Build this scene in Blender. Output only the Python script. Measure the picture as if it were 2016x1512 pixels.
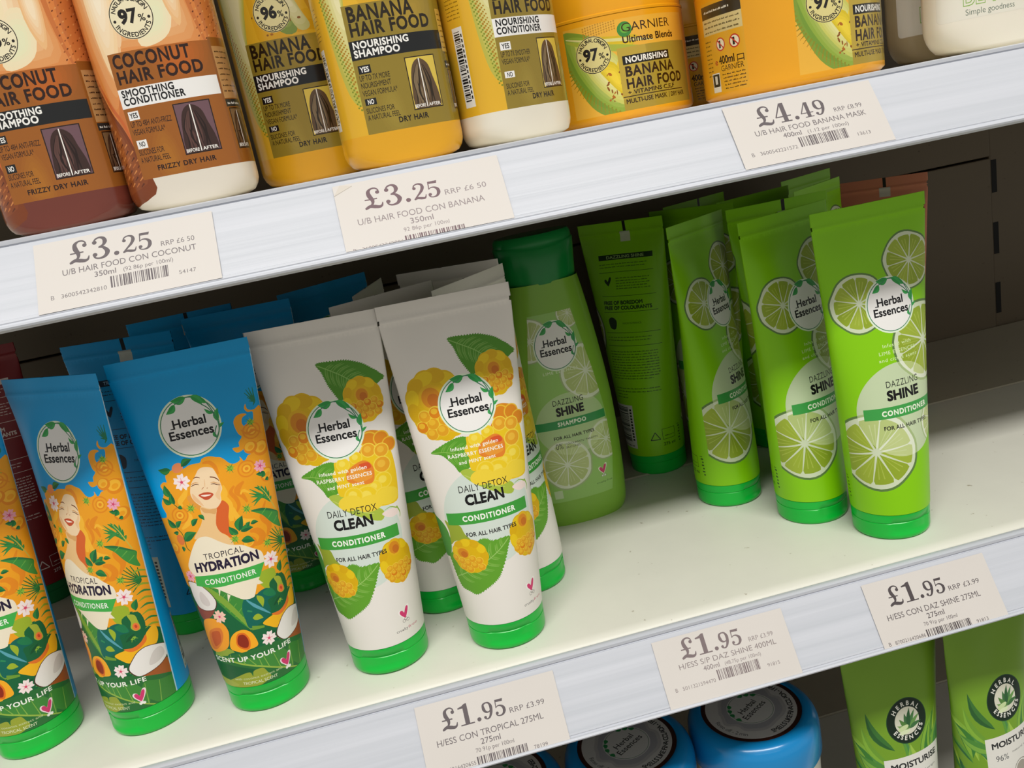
import bpy, math, random
import numpy as np
from mathutils import Vector, Matrix
from mathutils.geometry import delaunay_2d_cdt
for o in list(bpy.data.objects):
    bpy.data.objects.remove(o)
SC = bpy.context.scene
COL = SC.collection
pi = math.pi

# ---------------------------------------------------------------- camera
cam = bpy.data.cameras.new('camera')
cam.sensor_width = 36.0
cam.lens = 1671.1 / 2016 * 36.0
cam.clip_start = 0.01
co = bpy.data.objects.new('camera', cam)
COL.objects.link(co)
YAW, PITCH, ROLL = .1252, -.2641, -.1933
fw = Vector((math.sin(YAW) * math.cos(PITCH), math.cos(YAW) * math.cos(PITCH), math.sin(PITCH)))
r0 = Vector((math.cos(YAW), -math.sin(YAW), 0))
u0 = r0.cross(fw)
rr = r0 * math.cos(ROLL) + u0 * math.sin(ROLL)
uu = -r0 * math.sin(ROLL) + u0 * math.cos(ROLL)
m3 = Matrix((rr, uu, -fw)).transposed()
co.matrix_world = Matrix.Translation((.1693, -.4376, .2817)) @ m3.to_4x4()
SC.camera = co

# ---------------------------------------------------------------- light and exposure
w = bpy.data.worlds.new('world')
SC.world = w
w.use_nodes = True
# light of the store around the shelves: eye level brightened and the band above dimmed to favour the tube fronts, bright ceiling, pale floor
_nt = w.node_tree
_tc = _nt.nodes.new('ShaderNodeTexCoord')
_sx = _nt.nodes.new('ShaderNodeSeparateXYZ')
_cr = _nt.nodes.new('ShaderNodeValToRGB')
_mr = _nt.nodes.new('ShaderNodeMapRange')
_mr.inputs['From Min'].default_value = -1
_nt.links.new(_tc.outputs['Generated'], _sx.inputs[0])
_nt.links.new(_sx.outputs['Z'], _mr.inputs['Value'])
_nt.links.new(_mr.outputs['Result'], _cr.inputs['Fac'])
_el = _cr.color_ramp.elements
_el[0].position, _el[0].color = .0, (.30, .28, .25, 1)
_el[1].position, _el[1].color = 1.0, (.62, .61, .58, 1)
for _p, _v in ((.38, .42), (.50, .50), (.60, .46), (.70, .26), (.86, .50)):
    _e = _el.new(_p)
    _e.color = (_v, _v * .97, _v * .91, 1)
_nt.links.new(_cr.outputs['Color'], _nt.nodes['Background'].inputs['Color'])
_nt.nodes['Background'].inputs['Strength'].default_value = 1.0
SC.view_settings.view_transform = 'Standard'
SC.view_settings.look = 'None'
SC.view_settings.gamma = 1.0
SC.view_settings.use_curve_mapping = False
SC.view_settings.exposure = 0.0


def area(name, loc, target, sx, sy, power, color):
    l = bpy.data.lights.new(name, 'AREA')
    l.shape = 'RECTANGLE'
    l.size, l.size_y = sx, sy
    l.energy = power
    l.color = color
    o = bpy.data.objects.new(name, l)
    COL.objects.link(o)
    o.location = loc
    d = Vector(target) - Vector(loc)
    o.rotation_euler = d.to_track_quat('-Z', 'Y').to_euler()
    return o


area('ceiling_lamp', (.1, -1.42, 2.2), (.1, -1.40, 0), 2.6, .30, 76, (1.0, .985, .95))
area('ceiling_lamp_far', (.2, -3.7, 2.25), (.2, -3.5, 0), 3.2, .34, 7, (1.0, .985, .95))

S = .2850          # shelf spacing
HT = .2122         # tube height


# ---------------------------------------------------------------- small helpers
def lin(hexs):
    hexs = hexs.lstrip('#')
    out = []
    for i in (0, 2, 4):
        c = int(hexs[i:i + 2], 16) / 255
        out.append(c / 12.92 if c <= .04045 else ((c + .055) / 1.055) ** 2.4)
    return (*out, 1)


MATS = {}
FIN = {  # roughness, coat, noise amount, subsurface
    'satin': (.38, .0, 0, 0), 'gloss': (.22, .3, 0, 0), 'matte': (.6, 0, 0, 0), 'foil': (.25, .3, 0, 0),
    'cap': (.28, .15, 0, .25), 'paper': (.5, .05, 0, 0), 'plastic': (.3, .2, 0, .15)}


def mat(hexs, fin='satin'):
    k = (hexs, fin)
    if k in MATS:
        return MATS[k]
    m = bpy.data.materials.new('print_%s_%s' % (fin, hexs.lstrip('#')))
    m.use_nodes = True
    nt = m.node_tree
    b = nt.nodes['Principled BSDF']
    ro, coat, nz, ss = FIN[fin]
    b.inputs['Base Color'].default_value = lin(hexs)
    b.inputs['Roughness'].default_value = ro
    b.inputs['Coat Weight'].default_value = coat
    b.inputs['Coat Roughness'].default_value = .15
    b.inputs['Specular IOR Level'].default_value = .34 if fin != 'gloss' else .45
    if fin == 'foil':
        b.inputs['Metallic'].default_value = .35
    if ss:
        b.inputs['Subsurface Weight'].default_value = ss
        b.inputs['Subsurface Radius'].default_value = (.006, .008, .006)
        b.inputs['Subsurface Scale'].default_value = .5
    # soft unevenness of the surface, everywhere on the packs
    tc = nt.nodes.new('ShaderNodeTexCoord')
    n = nt.nodes.new('ShaderNodeTexNoise')
    n.inputs['Scale'].default_value = 28
    n.inputs['Detail'].default_value = 2
    bp = nt.nodes.new('ShaderNodeBump')
    bp.inputs['Strength'].default_value = .06 if fin != 'paper' else .12
    bp.inputs['Distance'].default_value = .004
    nt.links.new(tc.outputs['Object'], n.inputs['Vector'])
    nt.links.new(n.outputs['Fac'], bp.inputs['Height'])
    nt.links.new(bp.outputs['Normal'], b.inputs['Normal'])
    MATS[k] = m
    return m


def tag(o, label, cat, group=None):
    o['label'] = label
    o['category'] = cat
    if group:
        o['group'] = group
    return o


def empty(name, loc=(0, 0, 0), rz=0.0):
    o = bpy.data.objects.new(name, None)
    o.empty_display_size = .02
    COL.objects.link(o)
    o.location = loc
    o.rotation_euler = (0, 0, rz)
    return o


def link(name, me, parent=None):
    o = bpy.data.objects.new(name, me)
    COL.objects.link(o)
    if parent:
        o.parent = parent
    return o


def mesh(name, V, F, mats, mi=None, normals=None, smooth=True):
    me = bpy.data.meshes.new(name)
    me.from_pydata([tuple(v) for v in V], [], [tuple(int(i) for i in f) for f in F])
    for m in mats:
        me.materials.append(m)
    if mi is not None:
        me.polygons.foreach_set('material_index', np.asarray(mi, np.int32))
    me.polygons.foreach_set('use_smooth', np.full(len(me.polygons), smooth))
    me.update()
    if normals is not None:
        me.normals_split_custom_set_from_vertices([tuple(n) for n in normals])
    return me


# ---------------------------------------------------------------- flat artwork in millimetres
def catmull(P, closed, n=5):
    P = [np.array(p, float) for p in P]
    N = len(P)
    if N < 3:
        return P
    out = []
    rng = range(N) if closed else range(N - 1)
    for i in rng:
        if closed:
            p0, p1, p2, p3 = P[(i - 1) % N], P[i], P[(i + 1) % N], P[(i + 2) % N]
        else:
            p0, p1, p2, p3 = P[max(i - 1, 0)], P[i], P[i + 1], P[min(i + 2, N - 1)]
        for k in range(n):
            t = k / n
            out.append(.5 * ((2 * p1) + (p2 - p0) * t + (2 * p0 - 5 * p1 + 4 * p2 - p3) * t * t + (3 * p1 - p0 - 3 * p2 + p3) * t ** 3))
    if not closed:
        out.append(P[-1])
    return out


def inside(pts, loops):
    """even-odd test of many points against closed loops"""
    c = np.zeros(len(pts), bool)
    x, y = pts[:, 0], pts[:, 1]
    for L in loops:
        L = np.asarray(L)
        a, b = L, np.roll(L, -1, 0)
        for (x1, y1), (x2, y2) in zip(a, b):
            if y1 == y2:
                continue
            s = (y1 > y) != (y2 > y)
            if s.any():
                c ^= s & (x < (x2 - x1) * (y - y1) / (y2 - y1) + x1)
    return c


GLY = {}


def _loops(s):
    cu = bpy.data.curves.new('t', 'FONT')
    cu.body = s
    cu.dimensions = '2D'
    cu.fill_mode = 'NONE'
    cu.resolution_u = 3
    o = bpy.data.objects.new('t', cu)
    COL.objects.link(o)
    bpy.context.view_layer.update()
    ev = o.evaluated_get(bpy.context.evaluated_depsgraph_get())
    me = ev.to_mesh()
    V = [(v.co.x, v.co.y) for v in me.vertices]
    nb = {}
    for e in me.edges:
        a, b = e.vertices
        nb.setdefault(a, []).append(b)
        nb.setdefault(b, []).append(a)
    ev.to_mesh_clear()
    bpy.data.objects.remove(o)
    bpy.data.curves.remove(cu)
    seen, out = set(), []
    for s0 in nb:
        if s0 in seen:
            continue
        L, p, c = [], None, s0
        while c not in seen:
            seen.add(c)
            L.append(V[c])
            nx = [q for q in nb[c] if q != p and q not in seen]
            p = c
            if not nx:
                break
            c = nx[0]
        if len(L) > 2:
            out.append(np.array(L))
    return out


def glyph(c):
    if c in GLY:
        return GLY[c]
    bar = _loops('|')[0][:, 0].min()
    if c == ' ':
        GLY[c] = ([], .29)
        return GLY[c]
    L = _loops(c + '|')
    k = max(range(len(L)), key=lambda i: L[i][:, 0].min())
    adv = L[k][:, 0].min() - bar
    L = [l for i, l in enumerate(L) if i != k]
    # outer loops counter-clockwise, holes clockwise
    res = []
    for i, l in enumerate(L):
        hole = sum(bool(inside(l[:1], [q])[0]) for j, q in enumerate(L) if j != i) % 2 == 1
        a = np.sum(l[:, 0] * np.roll(l[:, 1], -1) - np.roll(l[:, 0], -1) * l[:, 1])
        if (a > 0) == hole:
            l = l[::-1]
        res.append(l)
    GLY[c] = (res, adv)
    return GLY[c]


def grow(l, d):
    if not d:
        return l
    a = l - np.roll(l, 1, 0)
    b = np.roll(l, -1, 0) - l
    na = np.stack([a[:, 1], -a[:, 0]], 1) / (np.linalg.norm(a, axis=1)[:, None] + 1e-9)
    nb = np.stack([b[:, 1], -b[:, 0]], 1) / (np.linalg.norm(b, axis=1)[:, None] + 1e-9)
    n = na + nb
    ln = np.linalg.norm(n, axis=1)[:, None]
    n = n / np.maximum(ln, .5) * (2 / np.maximum(ln, 1.0)) ** .5
    return l + n * d


def textloops(s, bold=0.0, space=0.0):
    out, x = [], 0.0
    for c in s:
        L, adv = glyph(c)
        for l in L:
            q = grow(l, bold).copy()
            q[:, 0] += x
            out.append(q)
        x += adv + space
    return out, x - space


# heavy price figures, drawn by hand on a unit cap height
def price_glyph(c):
    A = Art()
    R = lambda p, wd: A.rib(p, wd, 'x', n=5)
    if c == '1':
        A.poly([(.28, .03), (.50, .03), (.50, 1), (.40, 1), (.28, .94)], 'x')
        A.poly([(.06, 0), (.72, 0), (.72, .06), (.06, .06)], 'x')
        A.poly([(.04, .86), (.05, .80), (.28, .80), (.40, .90), (.42, 1), (.30, .93)], 'x')
        a = .78
    elif c == '£':
        R([(.70, .76), (.69, .88), (.58, .97), (.42, .96), (.30, .84), (.31, .64), (.40, .42), (.38, .24), (.22, .08), (.06, .03)], [.05, .06, .07, .08, .15, .19, .16, .10, .07, .07])
        A.ell(.66, .76, .085, .085, 0, 'x')
        A.poly([(.10, .43), (.60, .43), (.60, .49), (.10, .49)], 'x')
        R([(.06, .05), (.26, .13), (.45, .09), (.62, .05), (.74, .10), (.79, .25)], [.06, .15, .17, .14, .09, .03])
        a = .88
    elif c == '2':
        R([(.12, .74), (.18, .90), (.36, .97), (.54, .90), (.58, .72), (.48, .50), (.28, .28), (.07, .06)], [.07, .07, .08, .13, .18, .14, .09, .06])
        A.ell(.16, .73, .09, .09, 0, 'x')
        R([(.07, .05), (.24, .12), (.42, .08), (.58, .06), (.65, .13), (.69, .27)], [.06, .13, .15, .12, .07, .03])
        a = .76
    elif c == '3':
        R([(.12, .77), (.19, .91), (.35, .97), (.50, .90), (.54, .75), (.46, .60), (.30, .53)], [.06, .07, .08, .14, .17, .10, .06])
        A.ell(.15, .77, .09, .09, 0, 'x')
        R([(.28, .53), (.46, .49), (.60, .28), (.50, .08), (.30, .02), (.14, .07), (.08, .20)], [.06, .11, .19, .13, .08, .07, .07])
        A.ell(.13, .21, .09, .09, 0, 'x')
        a = .76
    elif c == '4':
        R([(.40, .98), (.06, .31)], [.06, .06])
        A.poly([(.03, .27), (.74, .27), (.74, .33), (.03, .33)], 'x')
        A.poly([(.37, .03), (.57, .03), (.57, 1), (.37, 1)], 'x')
        A.poly([(.22, 0), (.72, 0), (.72, .06), (.22, .06)], 'x')
        a = .80
    elif c == '5':
        A.poly([(.13, .98), (.60, .98), (.56, .82), (.16, .84)], 'x')
        R([(.15, .96), (.12, .50)], [.06, .05])
        R([(.12, .52), (.24, .60), (.42, .58), (.56, .44), (.57, .24), (.46, .07), (.28, .02), (.12, .07), (.07, .19)], [.04, .06, .10, .17, .18, .12, .07, .07, .07])
        A.ell(.13, .20, .09, .09, 0, 'x')
        a = .74
    elif c == '9':
        R([(.33, .97), (.14, .88), (.13, .62), (.22, .45), (.38, .40), (.50, .48)], [.07, .12, .19, .13, .07, .05])
        R([(.30, .96), (.47, .92), (.57, .70), (.53, .36), (.40, .10), (.24, .03), (.10, .10)], [.07, .10, .18, .17, .11, .07, .07])
        A.ell(.14, .14, .085, .085, 0, 'x')
        a = .74
    else:
        A.ell(.17, .10, .10, .10, 0, 'x')
        a = .36
    return [it[0] for it in A.items], a


SHP = {}
for _l in """T.hair:-26.9,141.6 -24.5,143.4 -22.5,143.2 -22.5,146.2 -20.9,148.2 -17.7,149.4 -14.9,149.6 -11.1,149 -8.1,150.2 -4.1,150.4 -1.7,150.4 -0.3,152.2 2.5,152.8 5.1,152.4 7.5,151.4 9.7,150.8 11.7,149 13.7,146.6 16.1,145.6 18.5,146 19.9,147 19.9,148.6 21.1,146.6 21.3,145.8 22.5,145.8 24.5,148 26.1,148.4 24.1,150.6 23.3,152 21.1,151.2 18.9,151.2 17.3,154 21.1,154 21.3,156.4 23.7,159 22.3,161 21.3,164.8 21.3,168.4 23.5,171 26.7,171.6 29.1,170.6 26.5,169.4 25.5,166.4 26.5,164.2 28.7,163 31.1,164.6 32.3,168 32.5,171.2 29.9,171.6 28.5,174 29.7,176.4 29.9,173.6 31.9,172.2 34.1,172.2
T.hairleft:-26.9,141.6 -26.3,139.4 -26.5,136.2 -29.1,132 -29.7,129 -28.9,123
T.face:-5.7,144.2 -3.5,146.8 -0.9,147.6 2.3,147 4.3,145.8 5.3,143.2 6.1,140 6.5,137.2 6.7,133.8 5.1,131 4.7,127.4 2.5,124.8 0.7,124 -2.7,124.6 -5.5,126 -8.1,128.2 -10.1,131 -10.9,134.4 -10.1,137.8 -8.9,140.4 -7.1,142.4
T.neck:-6.9,126.6 0.9,124.8 -0.1,119.4 -1.1,114.8 0.1,110.6 3.3,107.4 5.5,102.6 3.3,101.2 -7.5,105.4 -13.1,108.6 -14.9,109.6 -11.7,113.6 -8.9,117.2 -7.5,121
T.shade:5.1,127.4 6.9,126 7.9,123 6.3,117.6 5.5,111.8 5.3,106 2.7,108.4 0.1,110.6 -1.1,114.6 -0.3,119.4 1.1,124 2.9,125.2
T.shade2:-13.3,132.4 -11.3,134 -10.1,131 -8.1,128.2 -6.3,125.8 -7.1,124.2 -8.7,125.4 -11.3,128
T.brow1:-7.3,142.6 -5.5,143 -3.7,142.2
T.brow2:1.7,141.6 3.9,140.8 5.5,139.4 6.1,138.2
T.eye1:-9.7,138.4 -8.1,139 -6.5,139.2 -5.1,138.6
T.eye2:1.3,137.6 3.1,137.4 4.5,136.6 6.3,136
T.nose:-4.1,135.8 -3.7,136.2 -2.9,136.8
T.nose2:-1.3,135.6 -0.9,136.2
T.lips:-6.7,133 -4.3,133.8 -2.3,133.8 -0.5,133.4 1.5,132 -0.1,130.4 -1.9,129.6 -3.7,129.8 -5.3,131.2
T.teeth:-5.5,132.6 -3.5,132.6 0.1,132 -1.3,131.6 -3.7,131.6
T.w1:6.9,135.4 7.1,131.4 5.9,128.4 7.7,124.2 7.9,120 7.7,114.8
T.w2:13.3,133.6 10.7,130.6 12.7,126.4 13.3,122.4 11.3,119
T.w3:18.9,134.6 15.7,132.4 14.1,130 16.7,126.6 18.1,122.8
T.w4:-0.5,149.8 3.3,149.4 5.7,146.2 6.5,142
T.w5:-11.9,138.2 -14.3,134.6 -17.7,131.2 -16.9,128.4
T.w6:-17.7,125.8 -14.3,122.4 -16.3,118.6 -20.7,115.6
T.w7:15.5,106.2 19.3,105.6 21.7,102 19.7,98.6 15.5,98.2
T.w8:23.7,124.2 17.9,129.6 15.5,128
T.swirl:22.1,141 -19.9,123.6 29.7,161
T.fl:-14.1,141.8 -18.7,142.6 29.7,140.2 23.1,86.6 -12.3,62.4 -24.5,87.2 11.3,43.2
T.leaf:-18.5,149.6 -25.7,150.6 -12.3,150.4 -5.7,153.2 -22.5,134.2 -24.5,141.8 -21.5,130 -21.7,136.6 -23.1,130.6 -27.9,134.6 -24.1,116.6 -28.7,122.2 -23.9,116.6 -19.9,120.4 -23.5,114.2 -27.3,113.6 -21.1,108.4 -12.9,112.8 -14.3,116.6 -10.1,120.4 -9.5,122.2 -6.7,118.8 10.1,108.2 13.7,116.4 9.3,106.8 5.1,112.4 10.7,108 17.9,108 14.5,109.2 16.9,111.8 16.9,110.4 21.3,110.2 9.9,102.8 16.9,100.2 31.5,136.2 26.3,136.4 31.5,136.2 28.9,133.4 33.1,132.4 30.7,131.4 -19.9,128.4 -17.3,127 -23.5,105.6 -23.7,102.2 27.1,77 29.1,83.6 25.5,77 19.5,74
T.vine:-21.5,130 -19.9,128.2
T.vine2:-24.1,116.6 -21.5,112.8 -21.1,108.2 -20.9,104.6 -19.3,102.4
T.burst:13.5,143.6 16.9,119.2 -12.5,126.6 6.9,104.6 23.5,96.6 22.1,62 18.7,40.4 30.1,165.8
T.peach0:-14.5,150.4 -23.7,109.4
T.palmrib:33.5,112.6 31.5,118.2 29.1,124.4 26.5,128.8
T.palmtips:20.9,129.4 20.1,127.2 20.3,125 20.3,121.6 20.9,119.4 23.7,129.6 25.5,130 27.5,129.2 29.9,128.2 31.1,125.2 32.3,121.4
T.banana:18.5,117.4 22.1,117.4 26.1,116.4 31.3,113.4 35.3,110.4 34.5,106.4 35.3,101.2 30.9,104.2 27.7,108 24.5,112.8 21.3,115.4
T.fan:33.7,92.8 27.9,103.2 26.3,102 24.9,100.2 24.7,97.8 24.7,95.2 25.3,92.6 26.1,90 28.1,87.8 30.1,103.4 33.5,101.2
T.palm3:34.9,176.4 31.5,184 30.3,182.4 31.3,179.6 31.9,177.4 33.1,184.6 35.1,184.4 33.7,174.4
T.panel:-20.7,87 -23.1,90.4 -23.5,93.8 -20.9,98.6 -18.1,103.2 -14.7,107.8 -11.7,109.6 -8.1,109.6 -5.3,108.2 -2.7,106.2 0.7,103.8 4.1,102 9.5,100.4 12.9,98 17.3,94.8 18.9,93 19.5,89.6 18.9,86.8 14.5,79.4 12.3,76 10.1,71.2 8.7,69.4 3.5,69.8 -2.7,74.2 -10.9,79.8 -21.3,82.6
T.spike:-8.7,78.6 -7.7,77.8 -9.1,74.4 -4.5,75 -2.9,74 -5.1,70.4 13.5,78.4 15.7,75.2 12.3,75.8
T.band:-20.9,87.4 -11.5,87.4 0.5,87.2 10.3,87 19.1,86.8 14.7,79.6 2.7,80.2 -9.3,79.8 -21.7,81.6
T.tx1:-12.5,96.8 9.9,96.4 -12.5,99.8
T.tx2:-19.3,90.2 16.9,90 -19.1,95.2
T.tx3:-15.5,82.4 13.3,82 -15.3,85.2
T.bleaf:-16.9,80.8 -9.5,79 -2.7,74.2 3.5,69.6 2.5,64 2.1,58.2 3.1,51.8 -1.5,57.4 -6.9,65 -11.5,71.8 -14.5,76.8
T.bleaf2:-16.9,80.8 -13.3,77.6 -8.7,72.6 -4.5,66.8 -0.3,59.6 3.5,51.6
T.monst:3.5,69.8 8.1,69.4 9.1,68.6 12.1,71.2 16.7,71.8 20.5,68.6 21.1,65.6 15.9,64.8 15.9,60.8 15.7,57 11.9,54.8 3.1,52.2 1.5,58.8 1.3,64.4
T.monrib:4.7,69 8.1,64.6 11.9,60.6 15.5,56.6
T.holes:10.5,69.8 12.3,62 5.5,57.8 11.1,56 3.9,52.2 10.5,50.8 3.7,62.8 6.1,61.6
T.coco1:-27.9,83.4 -20.7,82.6 -15.7,78.6 -12.9,74.4 -12.1,71 -14.1,67.2 -18.3,66.4 -21.9,66.6 -25.7,68.2 -28.1,73.6 -28.1,78.6
T.husk1:-27.5,68.2 -17.7,66.6 -14.3,66.8 -16.7,63.4 -22.3,60.2 -26.3,60.8
T.coco2:38.9,49.4 38.7,44.2 33.5,40.2 26.3,38.2 20.3,37.8 16.7,41.6 16.5,44.6 19.1,48.4 23.1,52.4 29.1,53.6
T.husk2:35.3,42.8 41.3,32.4 32.9,31.6 21.3,34.4 19.7,37.8 26.3,38.2
T.melon:10.1,53 15.3,55 21.9,55.4 27.1,57.8 29.7,62.2 34.5,64.4 35.7,58.8 33.3,53.2 28.5,53.8 21.7,51 17.7,47 13.1,49.8
T.flesh:15.9,56 21.3,55.8 25.7,57.8 28.7,61 28.5,57.4 24.1,54.2 19.5,53.6
T.papaya:22.1,75.8 25.9,74.6 26.9,70 27.3,65.8 24.5,65.2 22.5,67.6 23.3,71.2
T.peach1:-25.3,59 -17.7,61.4 -11.9,58.6 -9.5,54.2 -9.9,49.4 -12.9,42.8 -23.5,39.2 -30.3,41.4 -29.1,50
T.pit1:-23.7,51.6 -18.3,55.2 -13.7,55.2 -13.3,50.4 -16.5,45 -21.7,41.2 -25.9,42.2
T.peach2:-9.5,48 -5.9,51.8 -0.9,52.6 3.1,49.6 4.9,43.6 3.9,41 -1.5,40 -1.9,38 -6.5,40 -10.7,42.4
T.pit2:-5.5,47.4 -4.1,49.8 -1.3,49.6 0.3,46 -0.7,42 -3.5,42.2 -5.7,44.4
T.dark:-26.3,36.4 -15.5,37.8 -1.7,39.6 11.3,40 21.9,37.2 41.3,28.2
T.rib:-23.9,38.6 -16.1,36 -8.3,33 -0.7,30.2 4.7,28 16.3,21.8 30.7,14
T.veins:-12.5,34.2 -12.1,38.8 -4.5,31.6 -6.9,38.4 1.5,29.4 -3.3,36.4 4.1,28.4 3.3,33.6 7.7,26.8 5.7,35 13.7,23.4 11.5,34 21.3,19 21.9,32.6 27.7,15.6 29.7,30.8
T.olive:-24.5,18 -10.7,24.8 -3.7,26.6 -2.3,23.8 -1.1,27 3.9,27.4 5.9,24.2 7.1,20.4 0.1,17.2 -7.5,15.2 -15.1,17.2
T.olive2:-23.5,39.2 -12.9,42.4 -9.1,40 -13.1,38.8 -21.7,31.2 -30.3,26
T.tx4:-22.1,34.6 -9.7,34.4 -6.7,34.2 2.3,34.4 11.5,34 23.1,33 -6.5,37
T.tx5:-9.3,19.6 10.9,19.4 -14.3,22.4 14.7,21.6
T.heart:13.9,27 17.9,22 21.7,26.2 17.7,20
D.leaf1:-1.7,187.2 2.7,187.8 9.1,187.2 15.1,186.8 20.1,185.4 24.9,183.4 28.9,180.4 33.1,176.6 33.9,172.2 9.9,165.4 7.3,166.8 5.1,170.8 3.1,174.8 1.9,178.6 0.7,182.4
D.rib1:-1.3,186.6 4.5,183.2 11.9,178.8 17.1,174.8
D.bA:-32.3,161.8 -11.7,173.2 -24.3,131.4 -1.9,167.4 -17.1,157.6 -20.1,158.6 -14.5,152.2 -24.5,170.6 -33.9,141.6
D.bB:10.1,166 24.3,176.8 32.3,153.2 21.7,150.6 21.3,165.8 17.5,166.6 25.1,167.2 21.5,162.4
D.bC:-2.3,131.6 4.5,130.4 15.1,134.2 23.3,137.2 30.3,134 32.3,121.4 31.1,106.6 28.9,101 20.7,100.8 11.7,103 5.7,104.8 0.9,108 -0.3,110.8 -3.3,112.2 -3.9,117.4 -3.1,119.4 -5.1,123.8 -3.1,127.6
D.bCtop:17.9,144.6 21.5,145.6 26.7,144 30.9,141 31.3,136.6 29.3,126.6 12.5,132 16.7,139
D.bCh:7.3,127.6 14.1,129.6 18.3,126.6 19.1,121 16.5,115.8 8.1,117 3.1,119.6 3.3,124.2
D.drup:18.3,134.6 25.7,132.8 24.5,124.6 23.3,115.6 17.3,113 12.1,108.8 21.9,106.8 4.7,110.8 2.3,129.4 10.3,131.8
D.leaf2:-24.9,125 -18.1,128.6 -10.9,131.2 -5.3,132 -1.9,131 -4.9,124.6 -3.7,118.6 -4.1,113.8 -9.9,112 -12.3,116 -14.9,119.4 -18.7,123.2
D.rib2:-24.5,124.8 -17.1,124.8 -9.3,122.6 -4.3,120.8
D.leaf3:-9.9,112.2 -3.1,113 2.1,107.8 7.7,104.6 15.9,101.6 19.9,97.6 17.1,93 6.3,97.8 0.7,101.4 -4.7,105.4
D.bloom:18.3,96.4 22.7,97.8 27.9,97 27.7,93.6 22.7,93
D.disc:-24.7,96.4 -16.7,107 -4.1,112 -25.5,90.2
D.disc2:7.5,56.2 16.1,58 12.3,57.4
D.band:-23.9,88.2 -8.1,88.4 8.7,88.6 26.3,87.4 25.7,80.8 25.9,80.4 6.7,81.2 -10.1,81 -23.7,81.4
D.tx1:-13.5,100.2 16.1,100 -13.1,104
D.tx2:-10.5,92.8 12.7,92.4 -10.3,98
D.tx3:-14.3,83.2 17.3,82.6 -14.3,86
D.tx4:-13.9,74 16.3,73.4 -13.5,76.2
D.tx5:-13.1,124.8 15.5,124.8 -15.5,120.8 17.7,120.6 -9.7,116.4 12.1,116.4 -15.3,122.8
D.leaf4:-7.9,70.4 -2.9,70.8 0.5,69 10.5,69 8.5,63.2 5.7,56.8 1.9,50 -0.5,46.6 -4.5,43.6 -7.9,41.4 -14.7,37.8 -19.3,39.4 -24.5,41.2 -27.1,46.6 -28.7,55 -27.9,62.2
D.rib4:-26.7,47.8 -16.1,52.4 -6.5,57 3.1,62.8 9.9,68.4
D.olive:-26.3,84 -22.3,81.4 -16.9,80.8 -14.7,75.4 -11.7,70.8 -21.1,71.4 -25.5,68.8 -24.7,76.6
D.bD:-26.1,65 -18.1,72.2 -3.9,59.2 -14.9,51.8 -18.9,62.2 -21.5,62 -16.7,61.8
D.bE:9.9,79.2 30.3,55.6 20.5,57.4 22.5,77 18.9,79 26.1,75.4 9.3,76
D.heart:14.5,36.8 19.1,31 24.7,36 19.5,28.8 12.7,25.2 19.9,24.8 27.5,24.2
D.cap:27.3,14.2
L.s1:-15.9,154.4 -33.9,159.2 -12.3,172.8
L.s2:21.9,173.8 4.1,177.8 24.7,191 20.7,156.8
L.s3:26.3,123.6 1.5,130 21.3,98.8
L.s4:-17.7,60.4 8.1,57 -18.9,34.6 -34.5,81 -35.9,68.6 -36.7,56 -37.5,43.2
L.s5:26.5,58.2 14.3,72
L.badge:3.3,149.4 -12.3,152.2 21.1,144.8 8.3,165
L.disc:-25.5,88.8 4.3,113.4 -16.9,106.2 -7.7,112.6
L.disc2:20.3,59.2 8.5,56
L.band:-22.3,88.4 -22.3,81.8 29.7,86 -1.9,88.2
L.band2:-22.5,81.4 20.5,80.6 -5.3,81.4
L.tx1:-7.3,100.4 16.3,99.8 -7.5,104.2
L.tx2:-7.3,93 15.3,91.8 -6.9,98.4
L.tx3:-11.9,83.4 21.3,82.2 -11.9,86.8
L.tx4:-11.7,74.4 20.3,73.2 -11.7,76.8
L.tx5:-5.7,125 14.9,124.4 -8.7,120.8 17.5,120 -9.1,116.6 17.9,115.6
L.heart:24.1,33.8
H.badge:-2.3,171 -18.3,174 13.3,167 3.3,185.6 -7.5,155.8
H.tx:-11.3,171.4 6.5,170.8 -10.9,175.6 -14.5,167 9.3,167 -14.1,171.6""".split("\n"):
    _k, _v = _l.split(":")
    SHP[_k] = [tuple(float(q) for q in p.split(",")) for p in _v.split()]


def sh(k):
    return SHP[k]


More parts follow.
